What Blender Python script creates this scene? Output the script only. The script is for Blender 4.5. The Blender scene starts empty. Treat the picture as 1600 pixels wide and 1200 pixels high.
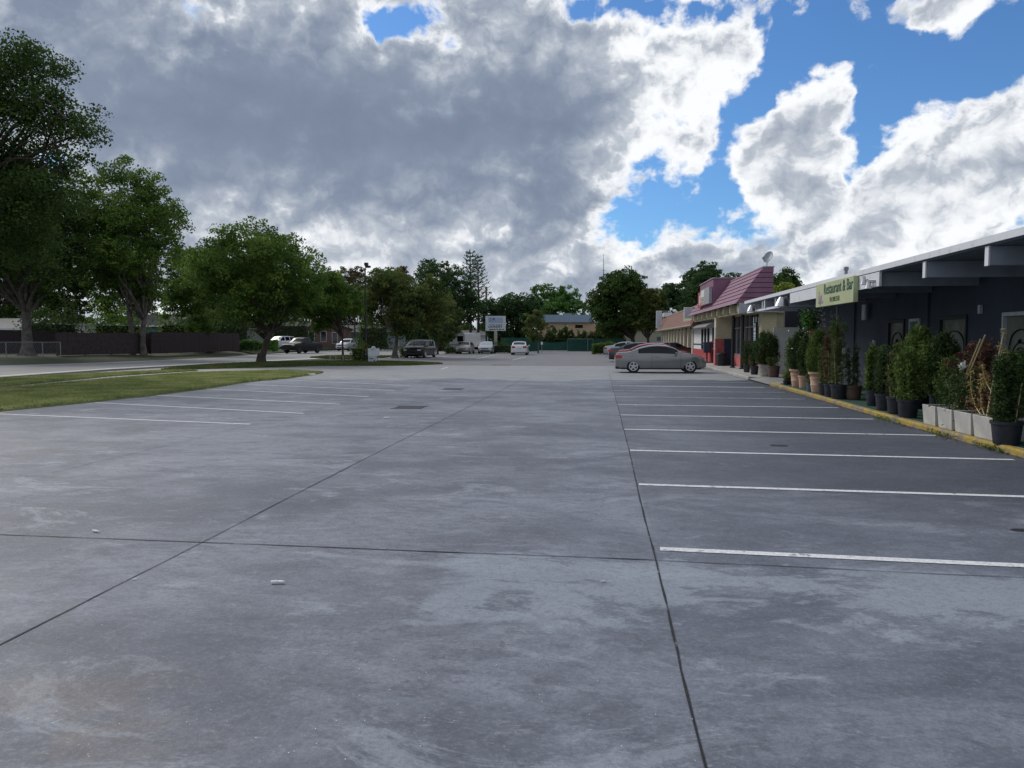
import bpy, math, random
import numpy as np
from mathutils import Vector, Matrix
R = math.radians
sc = bpy.context.scene
COL = sc.collection

# ---------------------------------------------------------------- camera
YAW, PITCH, HCAM, F = R(6.67), R(3.346), 1.65, 1180.0
cam_data = bpy.data.cameras.new('camera'); cam = bpy.data.objects.new('camera', cam_data); COL.objects.link(cam)
cam.location = (0, 0, HCAM); cam.rotation_euler = (R(90) - PITCH, 0, YAW)
cam_data.sensor_width = 36.0; cam_data.lens = 36.0 * F / 1600.0
cam_data.clip_start = 0.05; cam_data.clip_end = 5000
sc.camera = cam
CR = cam.rotation_euler.to_matrix()

def ray(px, py):
    return (CR @ Vector(((px - 800) / F, (600 - py) / F, -1))).normalized()
def gp(px, py, z=0.0):
    d = ray(px, py); t = (z - HCAM) / d.z
    return Vector((d.x * t, d.y * t, z))
def pd(px, D, z=0.0):                      # a point at horizontal depth D along photo column px
    lat = (px - 800) / F * D
    return Vector((lat * math.cos(YAW) - D * math.sin(YAW), lat * math.sin(YAW) + D * math.cos(YAW), z))
def zat(py, D):
    return HCAM + (531 - py) * D / F
def azel(px, py):
    d = ray(px, py); return math.atan2(d.x, d.y), math.asin(d.z)

# ---------------------------------------------------------------- colour management and light
sc.view_settings.view_transform = 'Standard'; sc.view_settings.look = 'None'
sc.view_settings.exposure = 0.20; sc.view_settings.gamma = 1.0; sc.view_settings.use_curve_mapping = False
SUN_AZ, SUN_EL = R(-52), R(38)             # azimuth measured from +Y towards +X
sun_d = bpy.data.lights.new('sun', 'SUN'); sun = bpy.data.objects.new('sun', sun_d); COL.objects.link(sun)
sun_d.energy = 1.9; sun_d.angle = R(22); sun_d.color = (1.0, 0.95, 0.88)
sdir = Vector((math.sin(SUN_AZ) * math.cos(SUN_EL), math.cos(SUN_AZ) * math.cos(SUN_EL), math.sin(SUN_EL)))
sun.rotation_euler = sdir.to_track_quat('Z', 'Y').to_euler()

world = bpy.data.worlds.new('World'); sc.world = world; world.use_nodes = True
wt = world.node_tree; wt.nodes.clear()
class N:
    """small wrapper that writes shader maths as python arithmetic"""
    def __init__(s, sock, tree): s.s = sock; s.t = tree
    def _m(s, op, *o, clamp=False):
        n = s.t.nodes.new('ShaderNodeMath'); n.operation = op; n.use_clamp = clamp
        for i, v in enumerate((s,) + o):
            if isinstance(v, N): s.t.links.new(v.s, n.inputs[i])
            else: n.inputs[i].default_value = v
        return N(n.outputs[0], s.t)
    def __add__(s, o): return s._m('ADD', o)
    __radd__ = __add__
    def __mul__(s, o): return s._m('MULTIPLY', o)
    __rmul__ = __mul__
    def __sub__(s, o): return s._m('SUBTRACT', o)
    def __neg__(s): return s._m('MULTIPLY', -1.0)
    def __pow__(s, o): return s._m('POWER', o)
    def mx(s, o): return s._m('MAXIMUM', o)
    def mn(s, o): return s._m('MINIMUM', o)
    def clamp(s): return s._m('ADD', 0.0, clamp=True)
    def smooth(s, a, b, lo=0.0, hi=1.0):
        n = s.t.nodes.new('ShaderNodeMapRange'); n.interpolation_type = 'SMOOTHSTEP'
        s.t.links.new(s.s, n.inputs[0])
        for i, v in zip((1, 2, 3, 4), (a, b, lo, hi)): n.inputs[i].default_value = v
        return N(n.outputs[0], s.t)
def vm(tree, op, a, b=None, c=None):
    n = tree.nodes.new('ShaderNodeVectorMath'); n.operation = op
    for i, v in enumerate((a, b, c)):
        if v is None: continue
        if isinstance(v, bpy.types.NodeSocket): tree.links.new(v, n.inputs[i])
        else: n.inputs[i].default_value = v
    return n
def noise(tree, vec, scale, detail=6, rough=0.55, dist=0.0, color=False, lac=2.0, dims='3D'):
    n = tree.nodes.new('ShaderNodeTexNoise'); n.noise_dimensions = dims; tree.links.new(vec, n.inputs['Vector'])
    n.inputs['Scale'].default_value = scale; n.inputs['Detail'].default_value = detail
    n.inputs['Roughness'].default_value = rough; n.inputs['Distortion'].default_value = dist
    n.inputs['Lacunarity'].default_value = lac
    return n.outputs['Color'] if color else N(n.outputs['Fac'], tree)
def mixc(tree, fac, a, b):
    n = tree.nodes.new('ShaderNodeMix'); n.data_type = 'RGBA'
    if isinstance(fac, N): tree.links.new(fac.s, n.inputs[0])
    else: n.inputs[0].default_value = fac
    for i, v in ((6, a), (7, b)):
        if isinstance(v, bpy.types.NodeSocket): tree.links.new(v, n.inputs[i])
        else: n.inputs[i].default_value = (*v, 1) if len(v) == 3 else v
    return n.outputs[2]

def build_sky():
    t = wt
    tc = t.nodes.new('ShaderNodeTexCoord'); sep = t.nodes.new('ShaderNodeSeparateXYZ')
    t.links.new(tc.outputs['Generated'], sep.inputs[0])
    X, Y, Z = (N(sep.outputs[i], t) for i in range(3))
    az = X._m('ARCTAN2', Y); el = Z._m('ARCSINE')
    cmb = t.nodes.new('ShaderNodeCombineXYZ'); t.links.new(az.s, cmb.inputs[0]); t.links.new(el.s, cmb.inputs[1])
    p = cmb.outputs[0]
    # domain warps on the (azimuth, elevation) map
    w1 = vm(t, 'MULTIPLY', vm(t, 'SUBTRACT', noise(t, p, 4.0, 5, 0.6, color=True, dims='2D'), (.5, .5, .5)).outputs[0], (.13, .10, 0)).outputs[0]
    w2 = vm(t, 'MULTIPLY', vm(t, 'SUBTRACT', noise(t, p, 15.0, 4, 0.55, color=True, dims='2D'), (.5, .5, .5)).outputs[0], (.030, .028, 0)).outputs[0]
    q = vm(t, 'ADD', vm(t, 'ADD', p, w1).outputs[0], w2).outputs[0]
    def field(vec, blobs):
        tot = None
        for (px, py, rx, ry, w) in blobs:
            a, e = azel(px, py)
            sx, sy = F / rx, F / ry
            v = vm(t, 'MULTIPLY_ADD', vec, (sx, sy, 0), (-a * sx, -e * sy, 0)).outputs[0]
            d = N(vm(t, 'DOT_PRODUCT', v, v).outputs['Value'], t)
            g = (d * -1.0)._m('EXPONENT') * w
            tot = g if tot is None else tot + g
        return tot
    cover = [  # (px, py, radius x, radius y, weight): negative = a gap of blue sky
        (1290, 30, 130, 110, -1.3), (1460, 90, 190, 70, -1.2), (1212, 95, 38, 60, -1.5), (1185, 150, 30, 34, -1.2), (1150, 215, 32, 70, -1.7), (1128, 280, 40, 40, -.9),
        (1062, 322, 80, 50, -1.15), (975, 325, 45, 45, -.9), (985, 368, 40, 22, -.6), (1110, 262, 50, 40, -.6), (1372, 150, 44, 55, -1.5), (1345, 235, 26, 45, -1.3),
        (1000, 15, 130, 22, -.9), (622, 58, 55, 40, -1.35), (660, 28, 60, 26, -.8), (905, 10, 60, 22, -.5), (1580, 30, 60, 60, -.6), (1490, 225, 22, 20, -.45),
        (1320, 345, 28, 14, -.2), (915, 470, 40, 26, -.5), (1075, 440, 45, 14, -.5), (1570, 140, 40, 30, -.3),
        (420, 230, 420, 190, .95), (500, 430, 600, 70, .7), (780, 220, 220, 150, .5), (1490, 30, 48, 30, 1.55), (1240, 170, 78, 70, 1.25), (1225, 270, 85, 80, .6), (1480, 290, 140, 75, .6), (1120, 110, 55, 70, .85), (1290, 150, 50, 40, .5),
        (1560, 205, 50, 30, .6), (1065, 240, 50, 40, .5), (1400, 210, 30, 30, .3), (1140, 20, 40, 40, .4), (1000, 110, 100, 60, .4)]
    dark = [   # positive = thick grey underside, negative = bright
        (640, 205, 330, 70, .75), (430, 170, 200, 110, .35), (100, 150, 230, 190, .45), (820, 120, 140, 55, .45), (900, 190, 130, 35, .5),
        (820, 340, 110, 60, .45), (560, 320, 140, 40, .30), (900, 300, 60, 45, .35), (100, 60, 250, 120, .15),
        (1000, 165, 90, 40, -.35), (1130, 100, 70, 90, -.45), (960, 90, 60, 35, -.25), (480, 372, 250, 24, -.75), (830, 410, 160, 24, -.45), (330, 345, 60, 30, -.5), (470, 60, 120, 40, -.18),
        (300, 120, 50, 45, -.16), (710, 355, 60, 40, -.25), (950, 230, 60, 28, -.3), (920, 365, 30, 35, -.4), (1040, 240, 60, 40, -.3),
        (1240, 150, 90, 60, -.55), (1190, 300, 45, 80, -.35), (1260, 210, 45, 75, .22), (1290, 375, 150, 34, .55), (1200, 365, 60, 20, .35),
        (1420, 260, 80, 70, -.35), (1540, 290, 80, 60, .22), (1400, 370, 160, 30, -.45), (1050, 385, 110, 30, -.4), (1560, 210, 60, 60, -.4), (1490, 25, 60, 40, -.45), (1100, 425, 170, 14, .25), (1300, 260, 280, 150, -.52), (1000, 120, 140, 100, -.3), (1450, 330, 160, 60, -.2), (200, 60, 260, 120, -.2), (800, 480, 1200, 50, -.4), (760, 440, 120, 16, .1)]
    n_big = noise(t, p, 3.2, 8, 0.58, dims='2D')
    qz = vm(t, 'MULTIPLY', vm(t, 'ADD', p, vm(t, 'MULTIPLY', w2, (.5, .5, 0)).outputs[0]).outputs[0], (1, 1.25, 1)).outputs[0]
    n_mid = noise(t, qz, 7.0, 6, 0.48, dims='2D')
    n_fine = noise(t, qz, 24.0, 6, 0.55, dims='2D')
    sh = vm(t, 'ADD', qz, (-.010, .020, 0)).outputs[0]
    n_sh = noise(t, sh, 7.0, 6, 0.48, dims='2D')
    bsh = vm(t, 'ADD', qz, (-.004, .008, 0)).outputs[0]
    n_fsh = noise(t, bsh, 26.0, 5, 0.58, dims='2D')
    def puffs(vec, scale, det):
        n = t.nodes.new('ShaderNodeTexVoronoi'); n.feature = 'F1'; n.voronoi_dimensions = '2D'; t.links.new(vec, n.inputs['Vector'])
        n.inputs['Scale'].default_value = scale; n.inputs['Detail'].default_value = det; n.inputs['Roughness'].default_value = .55
        n.inputs['Lacunarity'].default_value = 2.2; n.normalize = True
        return N(n.outputs['Distance'], t) * -1.0 + 1.0
    qq = vm(t, 'ADD', qz, w2).outputs[0]
    pf = puffs(qq, 11.0, 4.0)
    pfs = puffs(vm(t, 'ADD', qq, (-.010, .018, 0)).outputs[0], 11.0, 4.0)
    pb = puffs(qz, 4.2, 1.5)
    C = field(q, cover) + 0.50 + (n_big - .5) * .5 + (n_mid - .5) * 2.6 + (n_fine - .5) * 2.6 + (pf - .55) * 2.8
    alpha = C.smooth(-.15, .62)
    edge = C.smooth(.0, 1.7)                                     # 0 near a cloud's edge, 1 deep inside
    Dk = field(q, dark)
    relief = (n_mid - n_sh) * 2.4 + (n_fine - n_fsh) * .25 + (pf - pfs) * 3.6        # puffs lit from upper left
    soft = (Dk * 1.6).smooth(.3, 1.3)                             # broad dense undersides are smoother
    amp = soft * -.62 + 1.0
    thick = Dk * .62 + .74 + (n_big - .5) * .5 + ((n_mid - .5) * .42 + (n_fine - .5) * .06 + relief * .50 - (pf - .55) * .7 - (pb - .5) * .25) * amp - (edge * -1.0 + 1.0) * .50
    thick = (thick + .10).mx(0.0) + .10
    thick = (thick * thick * -1.15)._m('EXPONENT') * -1.0 + 1.0
    cr = t.nodes.new('ShaderNodeValToRGB'); t.links.new(thick.s, cr.inputs[0])
    e = cr.color_ramp.elements; e[0].position = 0; e[0].color = (.86, .875, .89, 1); e[1].position = 1; e[1].color = (.155, .195, .275, 1)
    for pos, c in ((.13, (.71, .735, .77)), (.30, (.45, .49, .55)), (.55, (.31, .355, .43)), (.8, (.21, .255, .34))):
        k = cr.color_ramp.elements.new(pos); k.color = (*c, 1)
    sky = t.nodes.new('ShaderNodeTexSky'); sky.sky_type = 'NISHITA'; sky.sun_disc = False
    sky.sun_elevation = SUN_EL; sky.sun_rotation = SUN_AZ; sky.air_density = 1.0; sky.dust_density = .4; sky.ozone_density = 2.5
    S = .10
    tint = t.nodes.new('ShaderNodeMix'); tint.data_type = 'RGBA'; tint.blend_type = 'MULTIPLY'; tint.inputs[0].default_value = 1
    t.links.new(sky.outputs[0], tint.inputs[6]); tint.inputs[7].default_value = (.52, .80, 1.08, 1)
    cloud = vm(t, 'SCALE', cr.outputs[0]); cloud.inputs['Scale'].default_value = 1 / S
    col = mixc(t, alpha, tint.outputs[2], cloud.outputs[0])
    bg = t.nodes.new('ShaderNodeBackground'); t.links.new(col, bg.inputs[0]); bg.inputs[1].default_value = S
    out = t.nodes.new('ShaderNodeOutputWorld'); t.links.new(bg.outputs[0], out.inputs[0])
build_sky()

# ---------------------------------------------------------------- helpers: materials
MATS = {}
def M(name, col, rough=.75, var=.12, scale=6.0, bump=0.0, bscale=40.0, metal=0.0, spec=.4, col2=None, f2=0.5, coat=0.0):
    if name in MATS: return MATS[name]
    m = bpy.data.materials.new(name); m.use_nodes = True; t = m.node_tree
    b = t.nodes['Principled BSDF']; b.inputs['Roughness'].default_value = rough; b.inputs['Metallic'].default_value = metal
    b.inputs['Specular IOR Level'].default_value = spec
    if coat: b.inputs['Coat Weight'].default_value = coat; b.inputs['Coat Roughness'].default_value = .08
    tc = t.nodes.new('ShaderNodeTexCoord').outputs['Object']
    n = noise(t, tc, scale, 5, .6)
    c2 = col2 or tuple(c * (1 - var) for c in col); c1 = col if col2 else tuple(min(1, c * (1 + var)) for c in col)
    t.links.new(mixc(t, n.smooth(f2 - .15, f2 + .15), c2, c1), b.inputs['Base Color'])
    if bump:
        bn = t.nodes.new('ShaderNodeBump'); bn.inputs['Strength'].default_value = bump; bn.inputs['Distance'].default_value = .02
        t.links.new(noise(t, tc, bscale, 4, .6).s, bn.inputs['Height']); t.links.new(bn.outputs[0], b.inputs['Normal'])
    MATS[name] = m; return m
def leafmat(name, c1, c2, scale=1.2, trans=.25):
    """leaf faces: hue varies by clump and by leaf; part of the light passes through"""
    m = bpy.data.materials.new(name); m.use_nodes = True; t = m.node_tree; b = t.nodes['Principled BSDF']
    b.inputs['Roughness'].default_value = .7; b.inputs['Specular IOR Level'].default_value = .12
    tc = t.nodes.new('ShaderNodeTexCoord').outputs['Object']
    n = noise(t, tc, scale, 2, .5); n2 = noise(t, tc, scale * 9, 2, .6)
    f = (n * .75 + n2 * .5 - .125).smooth(.35, .7)
    c = mixc(t, f, c1, c2)
    t.links.new(c, b.inputs['Base Color'])
    tr = t.nodes.new('ShaderNodeBsdfTranslucent'); t.links.new(c, tr.inputs[0])
    mx = t.nodes.new('ShaderNodeMixShader'); mx.inputs[0].default_value = trans
    t.links.new(b.outputs[0], mx.inputs[1]); t.links.new(tr.outputs[0], mx.inputs[2])
    t.links.new(mx.outputs[0], t.nodes['Material Output'].inputs[0]); return m

# ---------------------------------------------------------------- helpers: meshes
class MB:
    def __init__(s): s.v = []; s.f = []
    def add(s, vs, fs):
        o = len(s.v); s.v += [tuple(v) for v in vs]; s.f += [tuple(i + o for i in f) for f in fs]; return s
    def box(s, x0, x1, y0, y1, z0, z1):
        return s.add([(x0,y0,z0),(x1,y0,z0),(x1,y1,z0),(x0,y1,z0),(x0,y0,z1),(x1,y0,z1),(x1,y1,z1),(x0,y1,z1)],
                     [(0,3,2,1),(4,5,6,7),(0,1,5,4),(1,2,6,5),(2,3,7,6),(3,0,4,7)])
    def cbox(s, c, d, rz=0.0):
        a, b, e = (k / 2 for k in d); R_ = Matrix.Rotation(rz, 3, 'Z'); c = Vector(c)
        vs = [c + R_ @ Vector((x*a, y*b, z*e)) for z in (-1,1) for x, y in ((-1,-1),(1,-1),(1,1),(-1,1))]
        return s.add(vs, [(0,3,2,1),(4,5,6,7),(0,1,5,4),(1,2,6,5),(2,3,7,6),(3,0,4,7)])
    def tube(s, pts, rad, n=8, cap=True):
        pts = [Vector(p) for p in pts]
        if not isinstance(rad, (list, tuple)): rad = [rad] * len(pts)
        rings = []; o = len(s.v)
        for i, p in enumerate(pts):
            d = (pts[min(i+1, len(pts)-1)] - pts[max(i-1, 0)]).normalized()
            a = Vector((0,0,1)) if abs(d.z) < .9 else Vector((1,0,0))
            u = d.cross(a).normalized(); w = d.cross(u)
            for k in range(n):
                t = 2*math.pi*k/n; s.v.append(tuple(p + (u*math.cos(t) + w*math.sin(t)) * rad[i]))
        for i in range(len(pts)-1):
            for k in range(n):
                a = o + i*n + k; b = o + i*n + (k+1) % n; s.f.append((a, b, b+n, a+n))
        if cap:
            s.f.append(tuple(o + k for k in range(n))[::-1]); s.f.append(tuple(o + (len(pts)-1)*n + k for k in range(n)))
        return s
    def lathe(s, prof, n=20, c=(0,0,0), axis='z', cap=True):
        o = len(s.v)
        for (r, z) in prof:
            for k in range(n):
                t = 2*math.pi*k/n; x, y = r*math.cos(t), r*math.sin(t)
                p = (x, y, z) if axis == 'z' else (x, z, y)
                s.v.append((p[0]+c[0], p[1]+c[1], p[2]+c[2]))
        for i in range(len(prof)-1):
            for k in range(n):
                a = o+i*n+k; b = o+i*n+(k+1)%n; s.f.append((a,b,b+n,a+n))
        if cap: s.f.append(tuple(o+k for k in range(n))[::-1]); s.f.append(tuple(o+(len(prof)-1)*n+k for k in range(n)))
        return s
    def prism(s, poly, a0, a1, axis='y'):
        """poly in the other two axes, swept from a0 to a1"""
        n = len(poly)
        def mk(u, v, a): return {'y': (u, a, v), 'x': (a, u, v), 'z': (u, v, a)}[axis]
        vs = [mk(u, v, a0) for u, v in poly] + [mk(u, v, a1) for u, v in poly]
        return s.add(vs, [tuple(range(n))[::-1], tuple(range(n, 2*n))] + [(i, (i+1)%n, n+(i+1)%n, n+i) for i in range(n)])
    def build(s, name, mat, parent=None, smooth=False, bevel=0.0, angle=40):
        me = bpy.data.meshes.new(name); me.from_pydata(s.v, [], s.f); me.materials.append(mat)
        fix_normals(me)
        if smooth:
            me.shade_smooth(); me.set_sharp_from_angle(angle=R(angle))
        o = bpy.data.objects.new(name, me); COL.objects.link(o)
        if parent is not None: o.parent = parent
        if bevel:
            b = o.modifiers.new('bevel', 'BEVEL'); b.width = bevel; b.segments = 2; b.limit_method = 'ANGLE'
        return o
import bmesh
def fix_normals(me):
    bm = bmesh.new(); bm.from_mesh(me); bmesh.ops.recalc_face_normals(bm, faces=bm.faces[:]); bm.to_mesh(me); bm.free()
def quads_mesh(name, V4, mat, parent=None):
    """V4: (n,4,3) array -> one mesh of n separate quads"""
    n = len(V4); me = bpy.data.meshes.new(name)
    me.vertices.add(4*n); me.vertices.foreach_set('co', np.ascontiguousarray(V4, dtype=np.float32).ravel())
    me.loops.add(4*n); me.loops.foreach_set('vertex_index', np.arange(4*n, dtype=np.int32))
    me.polygons.add(n); me.polygons.foreach_set('loop_start', np.arange(0, 4*n, 4, dtype=np.int32))
    me.update(calc_edges=True); me.validate(); me.materials.append(mat)
    o = bpy.data.objects.new(name, me); COL.objects.link(o)
    if parent is not None: o.parent = parent
    return o
def tag(o, label, cat, group=None):
    o['label'] = label; o['category'] = cat
    if group: o['group'] = group
    return o
def thing(name, label, cat, loc=(0,0,0), rz=0.0, group=None):
    o = bpy.data.objects.new(name, None); COL.objects.link(o); o.location = loc; o.rotation_euler = (0, 0, rz)
    o.empty_display_size = .2
    return tag(o, label, cat, group)
def sheet(name, pts, z, mat, kind='structure'):
    m = MB(); m.add([(p[0], p[1], z) for p in pts], [tuple(range(len(pts)))])
    me = bpy.data.meshes.new(name); me.from_pydata(m.v, [], m.f); me.materials.append(mat)
    bm = bmesh.new(); bm.from_mesh(me)
    for f in bm.faces:
        f.normal_update()
        if f.normal.z < 0: f.normal_flip()
    bmesh.ops.triangulate(bm, faces=bm.faces[:], ngon_method='EAR_CLIP'); bm.to_mesh(me); bm.free()
    o = bpy.data.objects.new(name, me); COL.objects.link(o); o['kind'] = kind; return o
def text_obj(name, body, mat, parent, size, origin, xdir, up, depth=.004, sx=1.0, bold=0.0):
    """lettering as its own thin mesh, laid on a board"""
    cu = bpy.data.curves.new(name, 'FONT'); cu.body = body; cu.size = size; cu.extrude = depth; cu.offset = bold
    cu.align_x = 'LEFT'; cu.align_y = 'BOTTOM'; cu.resolution_u = 3
    tmp = bpy.data.objects.new(name, cu); COL.objects.link(tmp)
    dg = bpy.context.evaluated_depsgraph_get(); me = bpy.data.meshes.new_from_object(tmp.evaluated_get(dg))
    bpy.data.objects.remove(tmp); bpy.data.curves.remove(cu)
    xd = Vector(xdir).normalized(); ud = Vector(up).normalized(); nd = xd.cross(ud)
    mt = Matrix(((xd.x*sx, ud.x, nd.x, origin[0]), (xd.y*sx, ud.y, nd.y, origin[1]), (xd.z*sx, ud.z, nd.z, origin[2]), (0,0,0,1)))
    me.transform(mt); me.materials.clear(); me.materials.append(mat)
    o = bpy.data.objects.new(name, me); COL.objects.link(o); o.parent = parent; return o

# ---------------------------------------------------------------- ground materials
def pavement_mat():
    m = bpy.data.materials.new('sealed_pavement'); m.use_nodes = True; t = m.node_tree; b = t.nodes['Principled BSDF']
    g = t.nodes.new('ShaderNodeNewGeometry').outputs['Position']
    sep = t.nodes.new('ShaderNodeSeparateXYZ'); t.links.new(g, sep.inputs[0]); X = N(sep.outputs[0], t); Y = N(sep.outputs[1], t)
    def nz(sc_, d=6, r=.6, st=(1,1,1), off=(0,0,0), dist=0): return noise(t, vm(t, 'MULTIPLY_ADD', g, st, off).outputs[0], sc_, d, r, dist)
    big = nz(.22, 4, .5); med = nz(.9, 8, .68, dist=.4); strk = nz(1.0, 8, .74, (.75, 1.5, 1), (3, 0, 0), .8); fine = nz(16, 5, .75); grit = nz(90, 2, .7)
    sk2 = nz(2.2, 9, .76, (.75, 1.25, 1), (5, 1, 0), .5); sk3 = nz(6.0, 7, .78, (.7, 1.5, 1), (1, 8, 0), .3); blot = nz(.55, 9, .70, (.8, 1.25, 1), (2, 6, 0), .6)
    base = mixc(t, (big * .55 + blot * .75 - .15).smooth(.35, .65), (.090, .102, .134), (.205, .223, .272))
    base = mixc(t, sk2.smooth(.525, .585) * .42, base, (.070, .079, .102)); base = mixc(t, (sk2 * -1.0 + 1.0).smooth(.55, .62) * .38, base, (.265, .29, .335))
    base = mixc(t, strk.smooth(.52, .66) * .50, base, (.075, .084, .108)); base = mixc(t, sk3.smooth(.545, .59) * .32, base, (.068, .076, .098)); pit = nz(11, 8, .8, (.8, 1.3, 1), (4, 4, 0)); base = mixc(t, pit.smooth(.575, .60) * blot.smooth(.42, .56) * .45, base, (.055, .062, .08)); base = mixc(t, (pit * -1.0 + 1.0).smooth(.59, .615) * blot.smooth(.35, .5) * .30, base, (.30, .325, .36))
    chalk = nz(.8, 10, .74, (.8, 1.5, 1), (9, 4, 0), .9)
    base = mixc(t, chalk.smooth(.555, .63) * .50, base, (.30, .335, .385))
    scf = nz(30, 4, .7, (.4, 1.6, 1)); base = mixc(t, scf.smooth(.60, .70) * chalk.smooth(.48, .56) * .5, base, (.40, .43, .46))
    # newer, darker coat over the right hand bays
    wob = (med - .5) * .5
    bay = ((X + wob * .1).smooth(.42, .47) * .42 + (X + wob * 1.5).smooth(.6, 3.6) * .58) * (Y + (big - .5) * 5 + wob * 2).smooth(6.3, 8.5) * (Y * -1.0 + 36).smooth(0, 2)
    base = mixc(t, bay * .78, base, (.034, .041, .062))
    rgt = (X + (blot - .5) * 3).smooth(1.0, 3.4) * (Y * -1.0 + 8).smooth(0, 2) * blot.smooth(.30, .60)
    base = mixc(t, rgt * .45, base, (.050, .060, .092))
    # pale worn patch where the coating has gone, near the viewer
    patch = (Y + (med - .5) * 2.2).smooth(4.25, 4.45) * (Y * -1.0 + 5.75 + (chalk - .5) * 2.2).smooth(0, .25) * (X + (med - .5) * 2).smooth(-1.3, -1.0) * (X * -1.0 + 3.4 + (chalk - .5) * 3).smooth(0, .7)
    base = mixc(t, patch * (blot * .5 + sk2 * .5).smooth(.455, .495) * .58, base, (.29, .325, .38))
    # old pale concrete beyond the coated area, then grey asphalt
    e1 = (Y + (big - .5) * 6 + (med - .5) * 3 + X * -.05 - 31.2).smooth(-.5, .5)
    old = mixc(t, med.smooth(.3, .7), (.21, .22, .235), (.295, .305, .315)); old = mixc(t, strk.smooth(.56, .68) * .5, old, (.17, .17, .175))
    base = mixc(t, e1, base, old)
    e2 = (Y + X * .02 - 47.5).smooth(-.15, .15)
    asp = mixc(t, med.smooth(.3, .7), (.135, .137, .145), (.180, .182, .19)); asp = mixc(t, strk.smooth(.55, .7) * .35, asp, (.10, .10, .105))
    base = mixc(t, e2, base, asp)
    brown = (nz(.9, 6, .6, off=(7, 7, 0)).smooth(.40, .6)) * (X * -1.0 - 1.2).smooth(0, 1.0) * (Y * -1.0 + 3.7).smooth(0, .8)
    base = mixc(t, brown * .5, base, (.21, .17, .14))
    base = mixc(t, fine.smooth(.50, .72) * .40, base, (.085, .095, .115))
    agg = nz(48, 4, .75); base = mixc(t, agg.smooth(.50, .62) * .30, base, (.065, .072, .088)); base = mixc(t, (agg * -1.0 + 1.0).smooth(.53, .64) * .22, base, (.30, .32, .35))
    base = mixc(t, grit.smooth(.70, .76) * .35, base, (.42, .44, .46))
    t.links.new(base, b.inputs['Base Color'])
    t.links.new((med * .35 + .42 + fine * .12).s, b.inputs['Roughness']); b.inputs['Specular IOR Level'].default_value = .30
    bn = t.nodes.new('ShaderNodeBump'); bn.inputs['Strength'].default_value = .6; bn.inputs['Distance'].default_value = .006
    t.links.new((fine * .6 + grit * .4 + med * 1.5).s, bn.inputs['Height']); t.links.new(bn.outputs[0], b.inputs['Normal'])
    return m
PAV = pavement_mat()
GRASS = M('grass_ground', (.20, .23, .10), .95, col2=(.24, .21, .12), scale=.6, bump=.6, bscale=25, f2=.42)
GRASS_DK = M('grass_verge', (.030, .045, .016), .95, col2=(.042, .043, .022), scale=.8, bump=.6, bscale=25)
GRASS_MD = M('grass_mid_green', (.075, .105, .04), .95, col2=(.10, .10, .05), scale=.8, bump=.6, bscale=25)  # mid green grass, between the island grass and the verge in tone
ROAD = M('road_asphalt', (.25, .25, .25), .8, col2=(.20, .20, .205), scale=.25, bump=.2, bscale=60)
CONC = M('concrete_pale', (.40, .39, .37), .8, col2=(.30, .29, .28), scale=1.2, bump=.2, bscale=50)
CONC2 = M('driveway_concrete', (.29, .29, .29), .8, col2=(.21, .21, .215), scale=.5, bump=.2, bscale=50)

def worn(name, paint_c, under, scale, lo, hi, rough=.7):
    m = bpy.data.materials.new(name); m.use_nodes = True; t = m.node_tree; b = t.nodes['Principled BSDF']; b.inputs['Roughness'].default_value = rough; b.inputs['Specular IOR Level'].default_value = .25
    g = t.nodes.new('ShaderNodeNewGeometry').outputs['Position']; n1 = noise(t, g, scale, 8, .72); n2 = noise(t, g, scale * .16, 4, .6)
    f = (n1 * .7 + n2 * .3).smooth(lo, hi); c = mixc(t, noise(t, g, scale * 3, 4, .6).smooth(.35, .7), tuple(k * .72 for k in paint_c), paint_c)
    t.links.new(mixc(t, f, c, under), b.inputs['Base Color']); bn = t.nodes.new('ShaderNodeBump'); bn.inputs['Strength'].default_value = .4; bn.inputs['Distance'].default_value = .008
    t.links.new(n1.s, bn.inputs['Height']); t.links.new(bn.outputs[0], b.inputs['Normal']); return m
DARK = worn('joint_sealant', (.022, .022, .026), (.20, .21, .23), 9, .56, .62)
PAINT_W = worn('road_paint_white', (.74, .75, .77), (.22, .235, .26), 14, .545, .62)
PAINT_OLD = worn('road_paint_old', (.58, .59, .62), (.20, .21, .24), 12, .47, .58)
YELLOW = worn('kerb_paint_yellow', (.38, .27, .055), (.17, .155, .125), 5, .46, .57)

# ---------------------------------------------------------------- the ground
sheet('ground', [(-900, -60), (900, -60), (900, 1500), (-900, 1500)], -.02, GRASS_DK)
rn = [(-300, 612), (-150, 600), (0, 589.5), (170, 577.5), (320, 569.3), (402, 565.5), (500, 561), (580, 557.5), (640, 555), (700, 552.5), (760, 549.5)]
rf = [(760, 543.5), (620, 544.5), (560, 545.8), (500, 548), (400, 553.5), (320, 559.5), (160, 566), (0, 571), (-150, 577), (-300, 583)]
sheet('road', [gp(*p)[:2] for p in rn + rf], .004, ROAD)
LOTZ = 0.0
ap = [(-200, 612), (0, 594), (100, 586.5), (170, 580.5), (300, 572.0), (300, 577), (395, 575), (504, 572), (640, 571.5), (690, 569.2), (640, 566.2), (565, 564.5), (545, 560.5), (600, 557), (700, 552),
      (730, 560), (700, 600), (480, 640), (300, 640), (0, 700), (-200, 720)]
sheet('driveway', [gp(*p)[:2] for p in ap], .008, CONC2)
lot = [(-13.4, -6), (6.0, -6), (6.0, 100), (8, 112), (-3.5, 112), (-9, 108), (-17, 86), (-24, 75), (-22.5, 66), (-18.5, 55), (-11.2, 50.5), (-11.6, 46), (-13.5, 40), (-13.6, 37), (-13.4, 34)]
sheet('parking_lot', lot, .012, PAV)
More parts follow.
